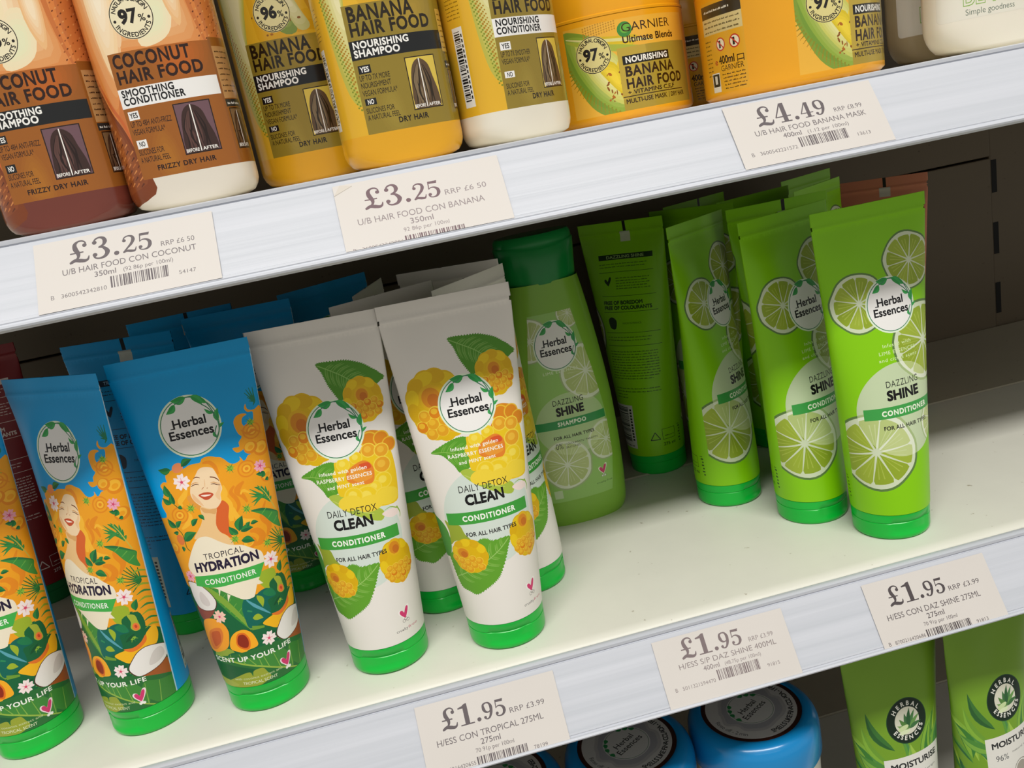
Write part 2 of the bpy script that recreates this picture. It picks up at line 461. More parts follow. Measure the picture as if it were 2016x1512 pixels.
class Art:
    """painter's list of flat shapes; later shapes cover earlier ones"""

    def __init__(s):
        s.items = []
        s.part = 'body'
        s.clip = None
        s.xf = None

    def add(s, loops, col):
        L = [np.asarray(l, float) for l in loops]
        if s.xf:
            L = [s.xf(l) for l in L]
        s.items.append((L, col, s.part, s.clip))

    def poly(s, P, col):
        s.add([P], col)

    def spl(s, P, col, n=4):
        s.add([catmull(P, True, n)], col)

    def rect(s, x0, y0, x1, y1, col, r=0):
        if r:
            P = []
            for cx, cy, a0 in ((x1 - r, y1 - r, 0), (x0 + r, y1 - r, 90), (x0 + r, y0 + r, 180), (x1 - r, y0 + r, 270)):
                for k in range(5):
                    a = math.radians(a0 + k * 22.5)
                    P.append((cx + r * math.cos(a), cy + r * math.sin(a)))
            s.add([P], col)
        else:
            s.add([[(x0, y0), (x1, y0), (x1, y1), (x0, y1)]], col)

    def ell(s, cx, cy, rx, ry, rot, col, n=None):
        n = n or max(12, min(48, int(max(rx, ry) * 6)))
        c, d = math.cos(rot), math.sin(rot)
        s.add([[(cx + rx * math.cos(t) * c - ry * math.sin(t) * d, cy + rx * math.cos(t) * d + ry * math.sin(t) * c) for t in np.linspace(0, 2 * pi, n, endpoint=False)]], col)

    def ring(s, cx, cy, r1, r2, col, n=56):
        s.add([[(cx + r * math.cos(t), cy + r * math.sin(t)) for t in np.linspace(0, 2 * pi, n, endpoint=False)] for r in (r1, r2)], col)

    def soft(s, P, c0, c1, n=6, to=None):
        """shape whose colour runs from c0 at the rim to c1 at the heart, in thin steps"""
        C = np.array(catmull(P, True, 4))
        cen = np.array(to) if to is not None else C.mean(0)
        a, b = [np.array([int(h[i:i + 2], 16) for i in (1, 3, 5)]) for h in (c0, c1)]
        for k in range(n):
            t = k / max(1, n - 1)
            col = '#%02X%02X%02X' % tuple(int(round(q)) for q in a + (b - a) * t)
            s.add([cen + (C - cen) * (1 - .8 * k / n)], col)

    def rib(s, P, wd, col, n=5):
        C = catmull(P, False, n)
        C = np.array(C)
        if np.isscalar(wd):
            wd = [wd] * len(P)
        W = np.interp(np.linspace(0, len(P) - 1, len(C)), range(len(P)), wd) / 2
        T = np.gradient(C, axis=0)
        N = np.stack([-T[:, 1], T[:, 0]], 1) / (np.linalg.norm(T, axis=1)[:, None] + 1e-9)
        s.add([np.r_[C + N * W[:, None], (C - N * W[:, None])[::-1]]], col)

    def leaf(s, b, t, wd, col, col2=None, bend=.12):
        b, t = np.array(b, float), np.array(t, float)
        d = t - b
        L = np.linalg.norm(d)
        d /= L
        n = np.array([-d[1], d[0]])
        ts = np.linspace(0, 1, 8)
        prof = np.sin(pi * ts ** .8) * wd / 2
        mid = np.sin(pi * ts) * L * bend
        c = [b + d * L * q + n * mm for q, mm in zip(ts, mid)]
        up = [p + n * w_ for p, w_ in zip(c, prof)]
        dn = [p - n * w_ for p, w_ in zip(c, prof)]
        s.add([up + dn[::-1][1:-1]], col)
        if col2:
            s.add([[p + (q - p) * .86 for p, q in zip(c, up)] + c[::-1][1:-1]], col2)

    def text(s, t, x0, y, h, col, x1=None, bold=.0, space=0.0, align='L', arc=None):
        L, wdt = textloops(t, bold, space)
        k = h / .68
        kx = k if x1 is None else (x1 - x0) / wdt
        if align == 'C' and x1 is None:
            x0 = x0 - wdt * kx / 2
        elif align == 'R' and x1 is None:
            x0 = x0 - wdt * kx
        out = []
        for l in L:
            q = np.stack([x0 + l[:, 0] * kx, y + l[:, 1] * k], 1)
            out.append(q)
        s.add(out, col)

    def arctext(s, t, cx, cy, r, h, col, a0, a1, bold=.03, inward=False):
        """letters along a circle, from angle a0 to a1 (degrees, clockwise positive reading on top)"""
        k = h / .68
        L, wdt = textloops(t, bold, 0)
        x = 0
        tot = sum(glyph(c)[1] for c in t)
        out = []
        for c in t:
            G, adv = glyph(c)
            a = math.radians(a0 + (a1 - a0) * (x + adv / 2) / tot)
            for l in G:
                g = grow(l, bold).copy()
                g = (g - np.array([adv / 2, 0])) * k
                if not inward:      # letters stand outwards, a measured from +y clockwise
                    q = np.stack([cx + (r + g[:, 1]) * math.sin(a) + g[:, 0] * math.cos(a), cy + (r + g[:, 1]) * math.cos(a) - g[:, 0] * math.sin(a)], 1)
                else:
                    q = np.stack([cx + (r - g[:, 1]) * math.sin(a) - g[:, 0] * math.cos(a), cy + (r - g[:, 1]) * math.cos(a) + g[:, 0] * math.sin(a)], 1)
                out.append(q)
            x += adv
        s.add(out, col)

    def price(s, t, x0, x1, y, h, col, small=.78):
        x, out = 0.0, []
        k = 1.0
        for c in t:
            G, a = price_glyph(c)
            for ls in G:
                out.append([np.asarray(l) * k + np.array([x, 0]) for l in ls])
            x += a * k
            if c == '.':
                k = small
        f = (x1 - x0) / x
        for ls in out:
            s.add([np.stack([x0 + l[:, 0] * f, y + l[:, 1] * h], 1) for l in ls], col)

    def barcode(s, x0, y0, x1, y1, col, seed=1, vert=False):
        rn = random.Random(seed)
        n = 30
        ws = [rn.choice((1, 1, 1, 2, 2, 3)) for _ in range(2 * n - 1)]
        tot = sum(ws)
        a = 0
        L = x1 - x0 if not vert else y1 - y0
        for i, q in enumerate(ws):
            if i % 2 == 0:
                p0, p1 = a / tot * L, (a + q) / tot * L
                if vert:
                    s.rect(x0, y0 + p0, x1, y0 + p1, col)
                else:
                    s.rect(x0 + p0, y0, x0 + p1, y1, col)
            a += q

    def fine(s, x0, x1, y, h, col, seed=0):
        """a line of print too small to read: word-long marks"""
        rn = random.Random(seed)
        x = x0
        while x < x1:
            wd = rn.uniform(1.6, 4.2)
            e = min(x + wd, x1)
            if e - x > .6:
                k = x
                while k < e:      # broken strokes, as print does when it blurs
                    s.rect(k, y + h * .1, min(k + .62, e), y + h * rn.choice((.55, .75, .8)), col)
                    k += .8
            x += wd + .7

    def flower(s, cx, cy, r, c1, c2, c3, a0=.3):
        for k in range(5):
            a = a0 + k * 2 * pi / 5
            d = np.array([math.cos(a), math.sin(a)])
            n = np.array([-d[1], d[0]])
            c = np.array([cx, cy])
            P = [c + n * .05 * r, c + d * r * .5 + n * r * .34, c + d * r * .92 + n * r * .34, c + d * r * .86, c + d * r * 1.0 - n * r * .3, c + d * r * .5 - n * r * .34, c - n * .05 * r]
            s.spl(P, c1, 3)
        for k in range(5):
            a = a0 + k * 2 * pi / 5
            s.rib([(cx, cy), (cx + math.cos(a) * r * .55, cy + math.sin(a) * r * .55)], [r * .2, r * .03], c2, n=1)
        s.ell(cx, cy, r * .17, r * .17, 0, c3, 8)

    def burst(s, cx, cy, r, c1, c2):
        s.ell(cx, cy, r * .6, r * .55, 0, c1, 12)
        for k in range(9):
            a = k * 2 * pi / 9 + .2
            s.rib([(cx, cy), (cx + math.cos(a) * r, cy + math.sin(a) * r)], [r * .2, r * .06], c2 if k % 2 else c1, n=1)

    def slice(s, cx, cy, R, pal, a0=0.2, nseg=10):
        rind, pith, fl, fl2, mem = pal
        rn = random.Random(int(cx * 7 + cy))
        ts = np.linspace(0, 2 * pi, 44, endpoint=False)
        ph = rn.uniform(0, 6)
        f = lambda r: [(cx + math.cos(t) * r * (1 + .018 * math.sin(5 * t + ph) + .012 * math.sin(9 * t)), cy + math.sin(t) * r * (1 + .018 * math.sin(5 * t + ph))) for t in ts]
        s.poly(f(R), rind)
        s.poly(f(R * .94), pith)
        for k in range(nseg):
            a, b = a0 + k * 2 * pi / nseg, a0 + (k + 1) * 2 * pi / nseg
            g = .014
            ro = R * rn.uniform(.825, .865)
            P = [(cx + R * .085 * math.cos((a + b) / 2), cy + R * .085 * math.sin((a + b) / 2))]
            for q in np.linspace(a + g + .05, b - g - .05, 5):
                P.append((cx + ro * math.cos(q), cy + ro * math.sin(q)))
            P.insert(1, (cx + ro * .9 * math.cos(a + g), cy + ro * .9 * math.sin(a + g)))
            P.append((cx + ro * .9 * math.cos(b - g), cy + ro * .9 * math.sin(b - g)))
            s.poly(P, fl if k % 3 else fl2)
            m_ = (a + b) / 2 + rn.uniform(-.08, .08)
            for e in (-.1, .08):
                s.rib([(cx + R * .2 * math.cos(m_ + e), cy + R * .2 * math.sin(m_ + e)), (cx + R * .7 * math.cos(m_ + e), cy + R * .7 * math.sin(m_ + e))], [.25, .7], mem, n=1)
        s.ell(cx, cy, R * .075, R * .07, 0, pith, 10)

    def berry(s, cx, cy, rx, ry, rot, hx, hy, seed=1, big=1.0):
        """golden raspberry: bumpy outline, hollow crown at (hx,hy), drupelets below"""
        rn = random.Random(seed)
        ca, sa = math.cos(rot), math.sin(rot)
        T = lambda x, y: (cx + x * ca - y * sa, cy + x * sa + y * ca)
        nb = max(11, int((rx + ry) / (2.4 * big)))
        P = []
        for k in range(nb * 6):
            t = 2 * pi * k / (nb * 6)
            bump = 1 + .045 * abs(math.sin(t * nb / 2))
            P.append(T(rx * .97 * math.cos(t) * bump, ry * .97 * math.sin(t) * bump))
        s.poly(P, '#DDB30A')
        # crown lobes
        for k in range(nb):
            t = 2 * pi * (k + .5) / nb
            x, y = rx * .78 * math.cos(t), ry * .78 * math.sin(t)
            if y < -.05 * ry:
                continue
            X, Y = T(x, y)
            s.ell(X, Y, rx * .21, ry * .27, t + rot, '#E7C417' if k % 2 else '#D9AC08')
        X, Y = T(hx, hy)
        s.ell(X, Y, rx * .38, ry * .36, rot, '#E3B21A')
        s.ell(X, Y, rx * .30, ry * .28, rot, '#D68A1C')
        s.ell(X + .06 * rx, Y - .07 * ry, rx * .19, ry * .18, rot, '#C8701B')
        d = rx * .36
        pts = []
        for j in range(-4, 5):
            for i in range(-4, 5):
                x = (i + (j % 2) * .5) * d + rn.uniform(-.06, .06) * d
                y = -ry * .42 + j * d * .82
                q = (x / rx) ** 2 + (y / ry) ** 2
                if q < .80 and y < -.02 * ry and (x - hx) ** 2 + (y - hy) ** 2 > (.40 * rx) ** 2:
                    pts.append((q, x, y))
        for q, x, y in sorted(pts, reverse=True):
            X, Y = T(x, y)
            s.ell(X, Y, d * .58, d * .55, 0, '#EBC93A')
            s.ell(X - .02 * d, Y - .04 * d, d * .51, d * .48, 0, '#DF9F1C' if rn.random() < .65 else '#D9820F')
            s.ell(X - .08 * d, Y + .1 * d, d * .30, d * .26, 0, '#E8B52A')

    def mint(s, P, rib, c1, c2, c3, tooth=1.0, skip=()):
        C = np.array(catmull(P, True, 4))
        cen = C.mean(0)
        Q = []
        for i, p in enumerate(C):
            n_ = C[(i + 1) % len(C)]
            Q.append(p)
            mid = p + (n_ - p) * .75
            o = mid - cen
            Q.append(mid + o / (np.linalg.norm(o) + 1e-6) * tooth)
        s.poly(Q, c1)
        rib = np.array(catmull(rib, False, 5))
        n = len(rib)
        for k in range(2, n - 1, 2):
            t = rib[min(k + 1, n - 1)] - rib[k - 1]
            t /= np.linalg.norm(t) + 1e-9
            nn = np.array([-t[1], t[0]])
            for sg in (1, -1):
                e = rib[k] + t * 5 + nn * sg * 7
                m_ = rib[k] + t * 1.6 + nn * sg * 3.6
                pts = np.array([rib[k], m_, e])
                ok = inside(np.array([e]), [C])[0]
                if not ok:
                    e = rib[k] + t * 2.6 + nn * sg * 4
                    pts = np.array([rib[k], (rib[k] + e) / 2 + t * -.3, e])
                    if not inside(np.array([e]), [C])[0]:
                        continue
                s.rib(pts + t * 1.2, [.3, 1.2, .2], c2)
                s.rib(pts, [.35, .3, .12], c3)
        s.rib(rib, [.55] * (n - 1) + [.3], c3, n=1)

    def heart(s, x, y, k, halo=None, col='#D23A70'):
        """leaping-heart mark"""
        P = [(0, 0), (-1.5, 1.5), (-2.9, 3.2), (-3.2, 4.8), (-2.3, 5.6), (-1.0, 5.0), (-.2, 3.6), (.7, 5.4), (1.7, 7.0), (2.8, 7.2), (3.1, 6.0), (2.4, 3.8), (1.2, 1.5)]
        if halo:
            s.spl([(x + q * k * 1.28, y + (r - 3.2) * k * 1.22 + 3.2 * k) for q, r in P], halo, 3)
        s.spl([(x + q * k, y + r * k) for q, r in P], col, 3)

    def bunny(s, x, y, k, col, fill=None):
        if fill:
            for dx in (-1.2, 0, 1.2):
                s.ell(x + dx * k, y - 1.6 * k + abs(dx) * -.4 * k, .9 * k, 1.0 * k, 0, fill, 10)
        for dx, dy in ((-1.3, -1.9), (0, -1.1), (1.3, -1.9)):
            s.ring(x + dx * k, y + dy * k, 1.05 * k, .85 * k, col, 14)

    def badge(s, cx, cy, k=1.03):
        p0 = s.part
        s.part = 'badge'
        B = lambda x, y: (cx + x * k, cy + y * k)
        s.ell(cx, cy, 16.6 * k, 16.6 * k, 0, '#E4F2D8', 48)
        s.ell(cx, cy, 15.6 * k, 15.6 * k, 0, '#3F8560', 48)
        s.ell(cx, cy, 15.1 * k, 15.1 * k, 0, '#F1EFEC', 48)
        g = '#2F9A48'
        for b, t, wd in (((.9, 15.2), (-7.2, 15.0), 4.2), ((-5.4, 12.8), (-10.8, 8.6), 3.4), ((3.4, 15.6), (8.6, 9.6), 3.8), ((10.9, 10.2), (8.0, 14.9), 2.4), ((13.4, 4.2), (9.0, 7.6), 1.9), ((14.6, -.4), (16.2, 6.6), 3.2), ((14.9, -3.8), (18.0, -1.6), 1.5), ((12.3, -8.6), (11.2, -5.0), 1.8)):
            s.leaf(B(*b), B(*t), wd * k, g, '#3DAA55')
        for P in ([(8, 10.2), (11, 7.6), (13.6, 3.6), (14.8, -1), (14.2, -5.5), (12, -9)], [(11, 10.3), (12.6, 7), (14, 3)], [(-5.5, 12.9), (-3.6, 13.2), (-1.6, 14.4)], [(.8, 15.2), (3.6, 15.4)], [(13.6, -2.5), (12.2, -5.2), (11.6, -8.2)]):
            s.rib([B(*p) for p in P], .55 * k, '#3F8560')
        c = '#17161A'
        s.text('Herbal', cx - 9.2 * k, cy + .2 * k, 4.5 * k, c, cx + 9.0 * k, .03)
        s.text('Essences', cx - 12.2 * k, cy - 5.6 * k, 4.5 * k, c, cx + 11.8 * k, .03)
        s.rib([B(-10.4, .35), B(-8.6, .35)], .5 * k, c, n=1)
        s.part = p0


def canvas(art, u0, u1, v0, v1, step, surf, base, fin, name, base_part='body', extra=()):
    """cut the flat sheet along every printed edge, colour each piece by the topmost shape and lay it on the surface"""
    pts, edges = [], []

    def loop(L):
        b = len(pts)
        L = np.asarray(L, float)
        keep = [0]
        for i in range(1, len(L)):
            if np.hypot(*(L[i] - L[keep[-1]])) > 1e-3:
                keep.append(i)
        if len(keep) > 1 and np.hypot(*(L[keep[-1]] - L[0])) < 1e-3:
            keep.pop()
        n = len(keep)
        if n < 3:
            return
        for q in range(n):
            p0, p1 = L[keep[q]], L[keep[(q + 1) % n]]
            m_ = max(1, int(np.hypot(*(p1 - p0)) / (step * .8)))
            for j in range(m_):
                t = p0 + (p1 - p0) * (j / m_)
                pts.append((t[0], t[1]))
        n = len(pts) - b
        for i in range(n):
            edges.append((b + i, b + (i + 1) % n))
    done = set()
    for L, c, p, cl in art.items:
        for l in L:
            loop(l)
        if cl is not None and id(cl) not in done:
            done.add(id(cl))
            loop(cl)
    nu, nv = max(2, int((u1 - u0) / step)), max(2, int((v1 - v0) / step))
    us, vs = np.linspace(u0, u1, nu + 1), np.linspace(v0, v1, nv + 1)
    if len(extra):
        us = np.array([x for x in us if min(abs(x - e) for e in extra) > .5])
        us = np.sort(np.r_[us, extra])
    bl = [(x, v0) for x in us] + [(u1, y) for y in vs[1:]] + [(x, v1) for x in us[::-1][1:]] + [(u0, y) for y in vs[::-1][1:-1]]
    b = len(pts)
    pts += bl
    edges += [(b + i, b + (i + 1) % len(bl)) for i in range(len(bl))]
    pts += [(x, y) for x in us[1:-1] for y in vs[1:-1]]
    r = delaunay_2d_cdt([Vector((float(x), float(y))) for x, y in pts], edges, [], 0, 1e-5)
    V = np.array([tuple(v) for v in r[0]])
    T = np.array([t for t in r[2] if len(t) == 3])
    a, b_, c = V[T[:, 0]], V[T[:, 1]], V[T[:, 2]]
    ar = (b_[:, 0] - a[:, 0]) * (c[:, 1] - a[:, 1]) - (c[:, 0] - a[:, 0]) * (b_[:, 1] - a[:, 1])
    cen = (a + b_ + c) / 3
    ok = (np.abs(ar) > 1e-9) & (cen[:, 0] > u0) & (cen[:, 0] < u1) & (cen[:, 1] > v0) & (cen[:, 1] < v1)
    T, cen, ar = T[ok], cen[ok], ar[ok]
    T[ar < 0] = T[ar < 0][:, ::-1]
    cols = [base]
    ci = np.zeros(len(T), int)
    parts = [base_part]
    pidx = np.zeros(len(T), int)
    for L, col, part, cl in art.items:
        al = np.concatenate(L)
        lo, hi = al.min(0), al.max(0)
        k = np.where((cen[:, 0] > lo[0]) & (cen[:, 0] < hi[0]) & (cen[:, 1] > lo[1]) & (cen[:, 1] < hi[1]))[0]
        if not len(k):
            continue
        q = inside(cen[k], L)
        if cl is not None:
            q &= inside(cen[k], [cl])
        k = k[q]
        if col is not None:
            if col not in cols:
                cols.append(col)
            ci[k] = cols.index(col)
        if part not in parts:
            parts.append(part)
        pidx[k] = parts.index(part)
    XYZ, N = surf(V[:, 0] / 1000, V[:, 1] / 1000)
    out = {}
    for pi_, pn in enumerate(parts):
        sel = np.where(pidx == pi_)[0]
        if not len(sel):
            continue
        used, inv = np.unique(T[sel], return_inverse=True)
        F = inv.reshape(-1, 3)
        cu = np.unique(ci[sel])
        remap = {c_: i for i, c_ in enumerate(cu)}
        out[pn] = mesh(name + '_' + pn, XYZ[used], F, [mat(cols[c_], fin) if isinstance(cols[c_], str) else cols[c_] for c_ in cu], [remap[c_] for c_ in ci[sel]], N[used])
    return out


def numnorm(f):
    """surface function with finite-difference normals"""
    def g(u, v):
        e = 2e-4
        p = f(u, v)
        du = f(u + e, v) - f(u - e, v)
        dv = f(u, v + e) - f(u, v - e)
        n = np.cross(du, dv)
        n /= np.linalg.norm(n, axis=1)[:, None] + 1e-12
        return p, n
    return g


# ---------------------------------------------------------------- surfaces of the packs
TR, TW, ZC, ZT = .0243, .0384, .0175, HT - .008
PER = 2 * pi * TR


def _tube_table():
    nt, ns = 61, 241
    tab = np.zeros((nt, ns, 2))
    ss = np.linspace(-1, 1, ns)
    for i, t in enumerate(np.linspace(0, 1, nt)):
        a = TR + (TW - TR) * t
        b = max(TR * (1 - t ** 1.45), .0005)
        th = np.linspace(-pi, pi, 4001)
        x, y = a * np.sin(th), -b * np.cos(th)
        L = np.r_[0, np.cumsum(np.hypot(np.diff(x), np.diff(y)))]
        L = L / L[-1] * 2 - 1
        tab[i, :, 0] = np.interp(ss, L, x)
        tab[i, :, 1] = np.interp(ss, L, y)
    return tab


TTAB = _tube_table()


def tube_surface(u, z):
    s = ((u / (PER / 2) + 1) % 2) - 1
    t = np.clip((z - ZC) / (ZT - ZC), 0, 1)
    fi = t * 60
    i = np.clip(fi.astype(int), 0, 59)
    fi = (fi - i)[:, None]
    fj = (s + 1) / 2 * 240
    j = np.clip(fj.astype(int), 0, 239)
    fj = (fj - j)[:, None]
    q = (TTAB[i, j] * (1 - fi) + TTAB[i + 1, j] * fi) * (1 - fj) + (TTAB[i, j + 1] * (1 - fi) + TTAB[i + 1, j + 1] * fi) * fj
    # the flattened end is never quite flat: shallow dents running down from the seal
    dent = .0009 * np.sin(u * 130 + 1.3) * np.exp(-((z - .178) / .022) ** 2) * np.clip((ZT - z) / .02, 0, 1)
    q = q.copy()
    q[:, 1] += dent
    q[:, 1] += np.sign(q[:, 1]) * .0006 * np.clip(1 - np.abs(z - .2031) / .0011, 0, 1)     # raised line under the seal
    return np.concatenate([q, z[:, None]], 1)


TUBE = numnorm(tube_surface)


def super_loft(a, b, e, prof, n=361):
    """rounded-rectangular pack: half width a, half depth b, exponent e; prof(z) -> inset scale pair"""
    th = np.linspace(-pi, pi, 6001)
    x = a * np.sign(np.sin(th)) * np.abs(np.sin(th)) ** (2 / e)
    y = -b * np.sign(np.cos(th)) * np.abs(np.cos(th)) ** (2 / e)
    L = np.r_[0, np.cumsum(np.hypot(np.diff(x), np.diff(y)))]
    per = L[-1]
    Lc = L - per / 2

    def f(u, z):
        uu_ = ((u + per / 2) % per) - per / 2
        X, Y = np.interp(uu_, Lc, x), np.interp(uu_, Lc, y)
        sx, sy, dx = prof(z)
        return np.stack([X * sx + dx, Y * sy, z], 1)
    return numnorm(f), per


def cyl_surface(prof):
    def f(u, z):
        r, r0_ = prof(z)
        th = u / r0_
        return np.stack([r * np.sin(th), -r * np.cos(th), z], 1)
    return numnorm(f)


def lathe(name, prof, m, n=72, dent=None, cap0=True, cap1=True):
    V, F = [], []
    for r, z in prof:
        for k in range(n):
            t = 2 * pi * k / n
            q = r - (dent(t, z) if dent else 0)
            V.append((q * math.sin(t), -q * math.cos(t), z))
    for i in range(len(prof) - 1):
        for k in range(n):
            a, b = i * n + k, i * n + (k + 1) % n
            F.append((a, b, b + n, a + n))
    if cap0:
        F.append(tuple(range(n))[::-1])
    if cap1:
        F.append(tuple(range((len(prof) - 1) * n, len(prof) * n)))
    me = mesh(name, V, F, [m] if not isinstance(m, list) else m)
    me.set_sharp_from_angle(angle=math.radians(40))
    return me


def box(name, x0, y0, z0, x1, y1, z1, m, bev=0.0):
    import bmesh
    bm = bmesh.new()
    vs = [bm.verts.new((x, y, z)) for x in (x0, x1) for y in (y0, y1) for z in (z0, z1)]
    for f in ((0, 1, 3, 2), (4, 6, 7, 5), (0, 4, 5, 1), (2, 3, 7, 6), (0, 2, 6, 4), (1, 5, 7, 3)):
        bm.faces.new([vs[i] for i in f])
    bmesh.ops.recalc_face_normals(bm, faces=bm.faces)
    if bev:
        bmesh.ops.bevel(bm, geom=bm.edges[:], offset=bev, segments=2, affect='EDGES', profile=.5)
    me = bpy.data.meshes.new(name)
    bm.to_mesh(me)
    bm.free()
    me.materials.append(m)
    return me


def extrude_x(name, prof, x0, x1, m, closed=True, nx=1):
    """profile of (y,z) points run along the shelf"""
    V, F = [], []
    n = len(prof)
    xs = np.linspace(x0, x1, nx + 1)
    for x in xs:
        V += [(x, y, z) for y, z in prof]
    for j in range(nx):
        for i in range(n if closed else n - 1):
            k = (i + 1) % n
            F.append((j * n + i, (j + 1) * n + i, (j + 1) * n + k, j * n + k))
    if closed:
        F.append(tuple(range(n)))
        F.append(tuple(range(nx * n, nx * n + n))[::-1])
    import bmesh
    me = mesh(name, V, F, [m], smooth=True)
    bm = bmesh.new()
    bm.from_mesh(me)
    bmesh.ops.recalc_face_normals(bm, faces=bm.faces)
    bm.to_mesh(me)
    bm.free()
    me.set_sharp_from_angle(angle=math.radians(35))
    return me


# ---------------------------------------------------------------- setting and shelves
def metal_paint(name, col, rough, var=.03, scale=40, bump=.02):
    m = bpy.data.materials.new(name)
    m.use_nodes = True
    nt = m.node_tree
    b = nt.nodes['Principled BSDF']
    tc = nt.nodes.new('ShaderNodeTexCoord')
    n = nt.nodes.new('ShaderNodeTexNoise')
    n.inputs['Scale'].default_value = scale
    n.inputs['Detail'].default_value = 6
    cr = nt.nodes.new('ShaderNodeValToRGB')
    c = lin(col)
    cr.color_ramp.elements[0].position = .3
    cr.color_ramp.elements[1].position = .7
    cr.color_ramp.elements[0].color = (*[q * (1 - var) for q in c[:3]], 1)
    cr.color_ramp.elements[1].color = c
    nt.links.new(tc.outputs['Object'], n.inputs['Vector'])
    nt.links.new(n.outputs['Fac'], cr.inputs['Fac'])
    # a few dark specks of wear
    vo = nt.nodes.new('ShaderNodeTexNoise')
    vo.inputs['Scale'].default_value = 160
    vo.inputs['Detail'].default_value = 3
    c2 = nt.nodes.new('ShaderNodeValToRGB')
    c2.color_ramp.elements[0].position = .24
    c2.color_ramp.elements[1].position = .30
    c2.color_ramp.elements[0].color = (.55, .5, .42, 1)
    c2.color_ramp.elements[1].color = (1, 1, 1, 1)
    nt.links.new(tc.outputs['Object'], vo.inputs['Vector'])
    nt.links.new(vo.outputs['Fac'], c2.inputs['Fac'])
    mx = nt.nodes.new('ShaderNodeMix')
    mx.data_type = 'RGBA'
    mx.blend_type = 'MULTIPLY'
    mx.inputs['Factor'].default_value = 1
    nt.links.new(cr.outputs['Color'], mx.inputs[6])
    nt.links.new(c2.outputs['Color'], mx.inputs[7])
    nt.links.new(mx.outputs[2], b.inputs['Base Color'])
    b.inputs['Roughness'].default_value = rough
    bp = nt.nodes.new('ShaderNodeBump')
    bp.inputs['Strength'].default_value = bump
    bp.inputs['Distance'].default_value = .001
    nt.links.new(vo.outputs['Fac'], bp.inputs['Height'])
    nt.links.new(bp.outputs['Normal'], b.inputs['Normal'])
    return m


def streaky_plastic():
    m = bpy.data.materials.new('rail_plastic')
    m.use_nodes = True
    nt = m.node_tree
    b = nt.nodes['Principled BSDF']
    tc = nt.nodes.new('ShaderNodeTexCoord')
    mp = nt.nodes.new('ShaderNodeMapping')
    mp.inputs['Scale'].default_value = (3, 260, 260)
    n = nt.nodes.new('ShaderNodeTexNoise')
    n.inputs['Scale'].default_value = 1
    n.inputs['Detail'].default_value = 3
    nt.links.new(tc.outputs['Object'], mp.inputs['Vector'])
    nt.links.new(mp.outputs['Vector'], n.inputs['Vector'])
    cr = nt.nodes.new('ShaderNodeValToRGB')
    cr.color_ramp.elements[0].position = .25
    cr.color_ramp.elements[1].position = .75
    cr.color_ramp.elements[0].color = (.51, .53, .575, 1)
    cr.color_ramp.elements[1].color = (.585, .60, .65, 1)
    nt.links.new(n.outputs['Fac'], cr.inputs['Fac'])
    nt.links.new(cr.outputs['Color'], b.inputs['Base Color'])
    r2 = nt.nodes.new('ShaderNodeMapRange')
    b.inputs['Specular IOR Level'].default_value = .3
    r2.inputs['To Min'].default_value = .22
    r2.inputs['To Max'].default_value = .5
    nt.links.new(n.outputs['Fac'], r2.inputs['Value'])
    nt.links.new(r2.outputs['Result'], b.inputs['Roughness'])
    bp = nt.nodes.new('ShaderNodeBump')
    bp.inputs['Strength'].default_value = .25
    bp.inputs['Distance'].default_value = .0006
    nt.links.new(n.outputs['Fac'], bp.inputs['Height'])
    nt.links.new(bp.outputs['Normal'], b.inputs['Normal'])
    return m


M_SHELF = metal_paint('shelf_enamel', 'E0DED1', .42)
M_BACK = metal_paint('back_panel_enamel', '665944', .6, .06, 12)  # colour darkened so the back of the bay reads as shaded
M_REAR = metal_paint('shelf_enamel_shaded', 'B7B09C', .5)  # shelf enamel again, with the shade of the rear deck put into its colour
M_UNDER = metal_paint('shelf_underside', '4A453C', .7)  # underside colour darkened to deepen the shade beneath each shelf
M_DARK = metal_paint('slot_black', '0B0A09', .8)
M_RAIL = streaky_plastic()
M_RIDGE = mat('#E9E9EE', 'gloss')
X0, X1 = -.46, 1.15
RY0, RZ0, RY1, RZ1 = -.0125, -.0020, -.0359, -.0375   # top and bottom of the sloping ticket rail
RL = math.hypot(RY1 - RY0, RZ1 - RZ0)
RD = np.array([(RY1 - RY0) / RL, (RZ1 - RZ0) / RL])
RN = np.array([RD[1], -RD[0]])


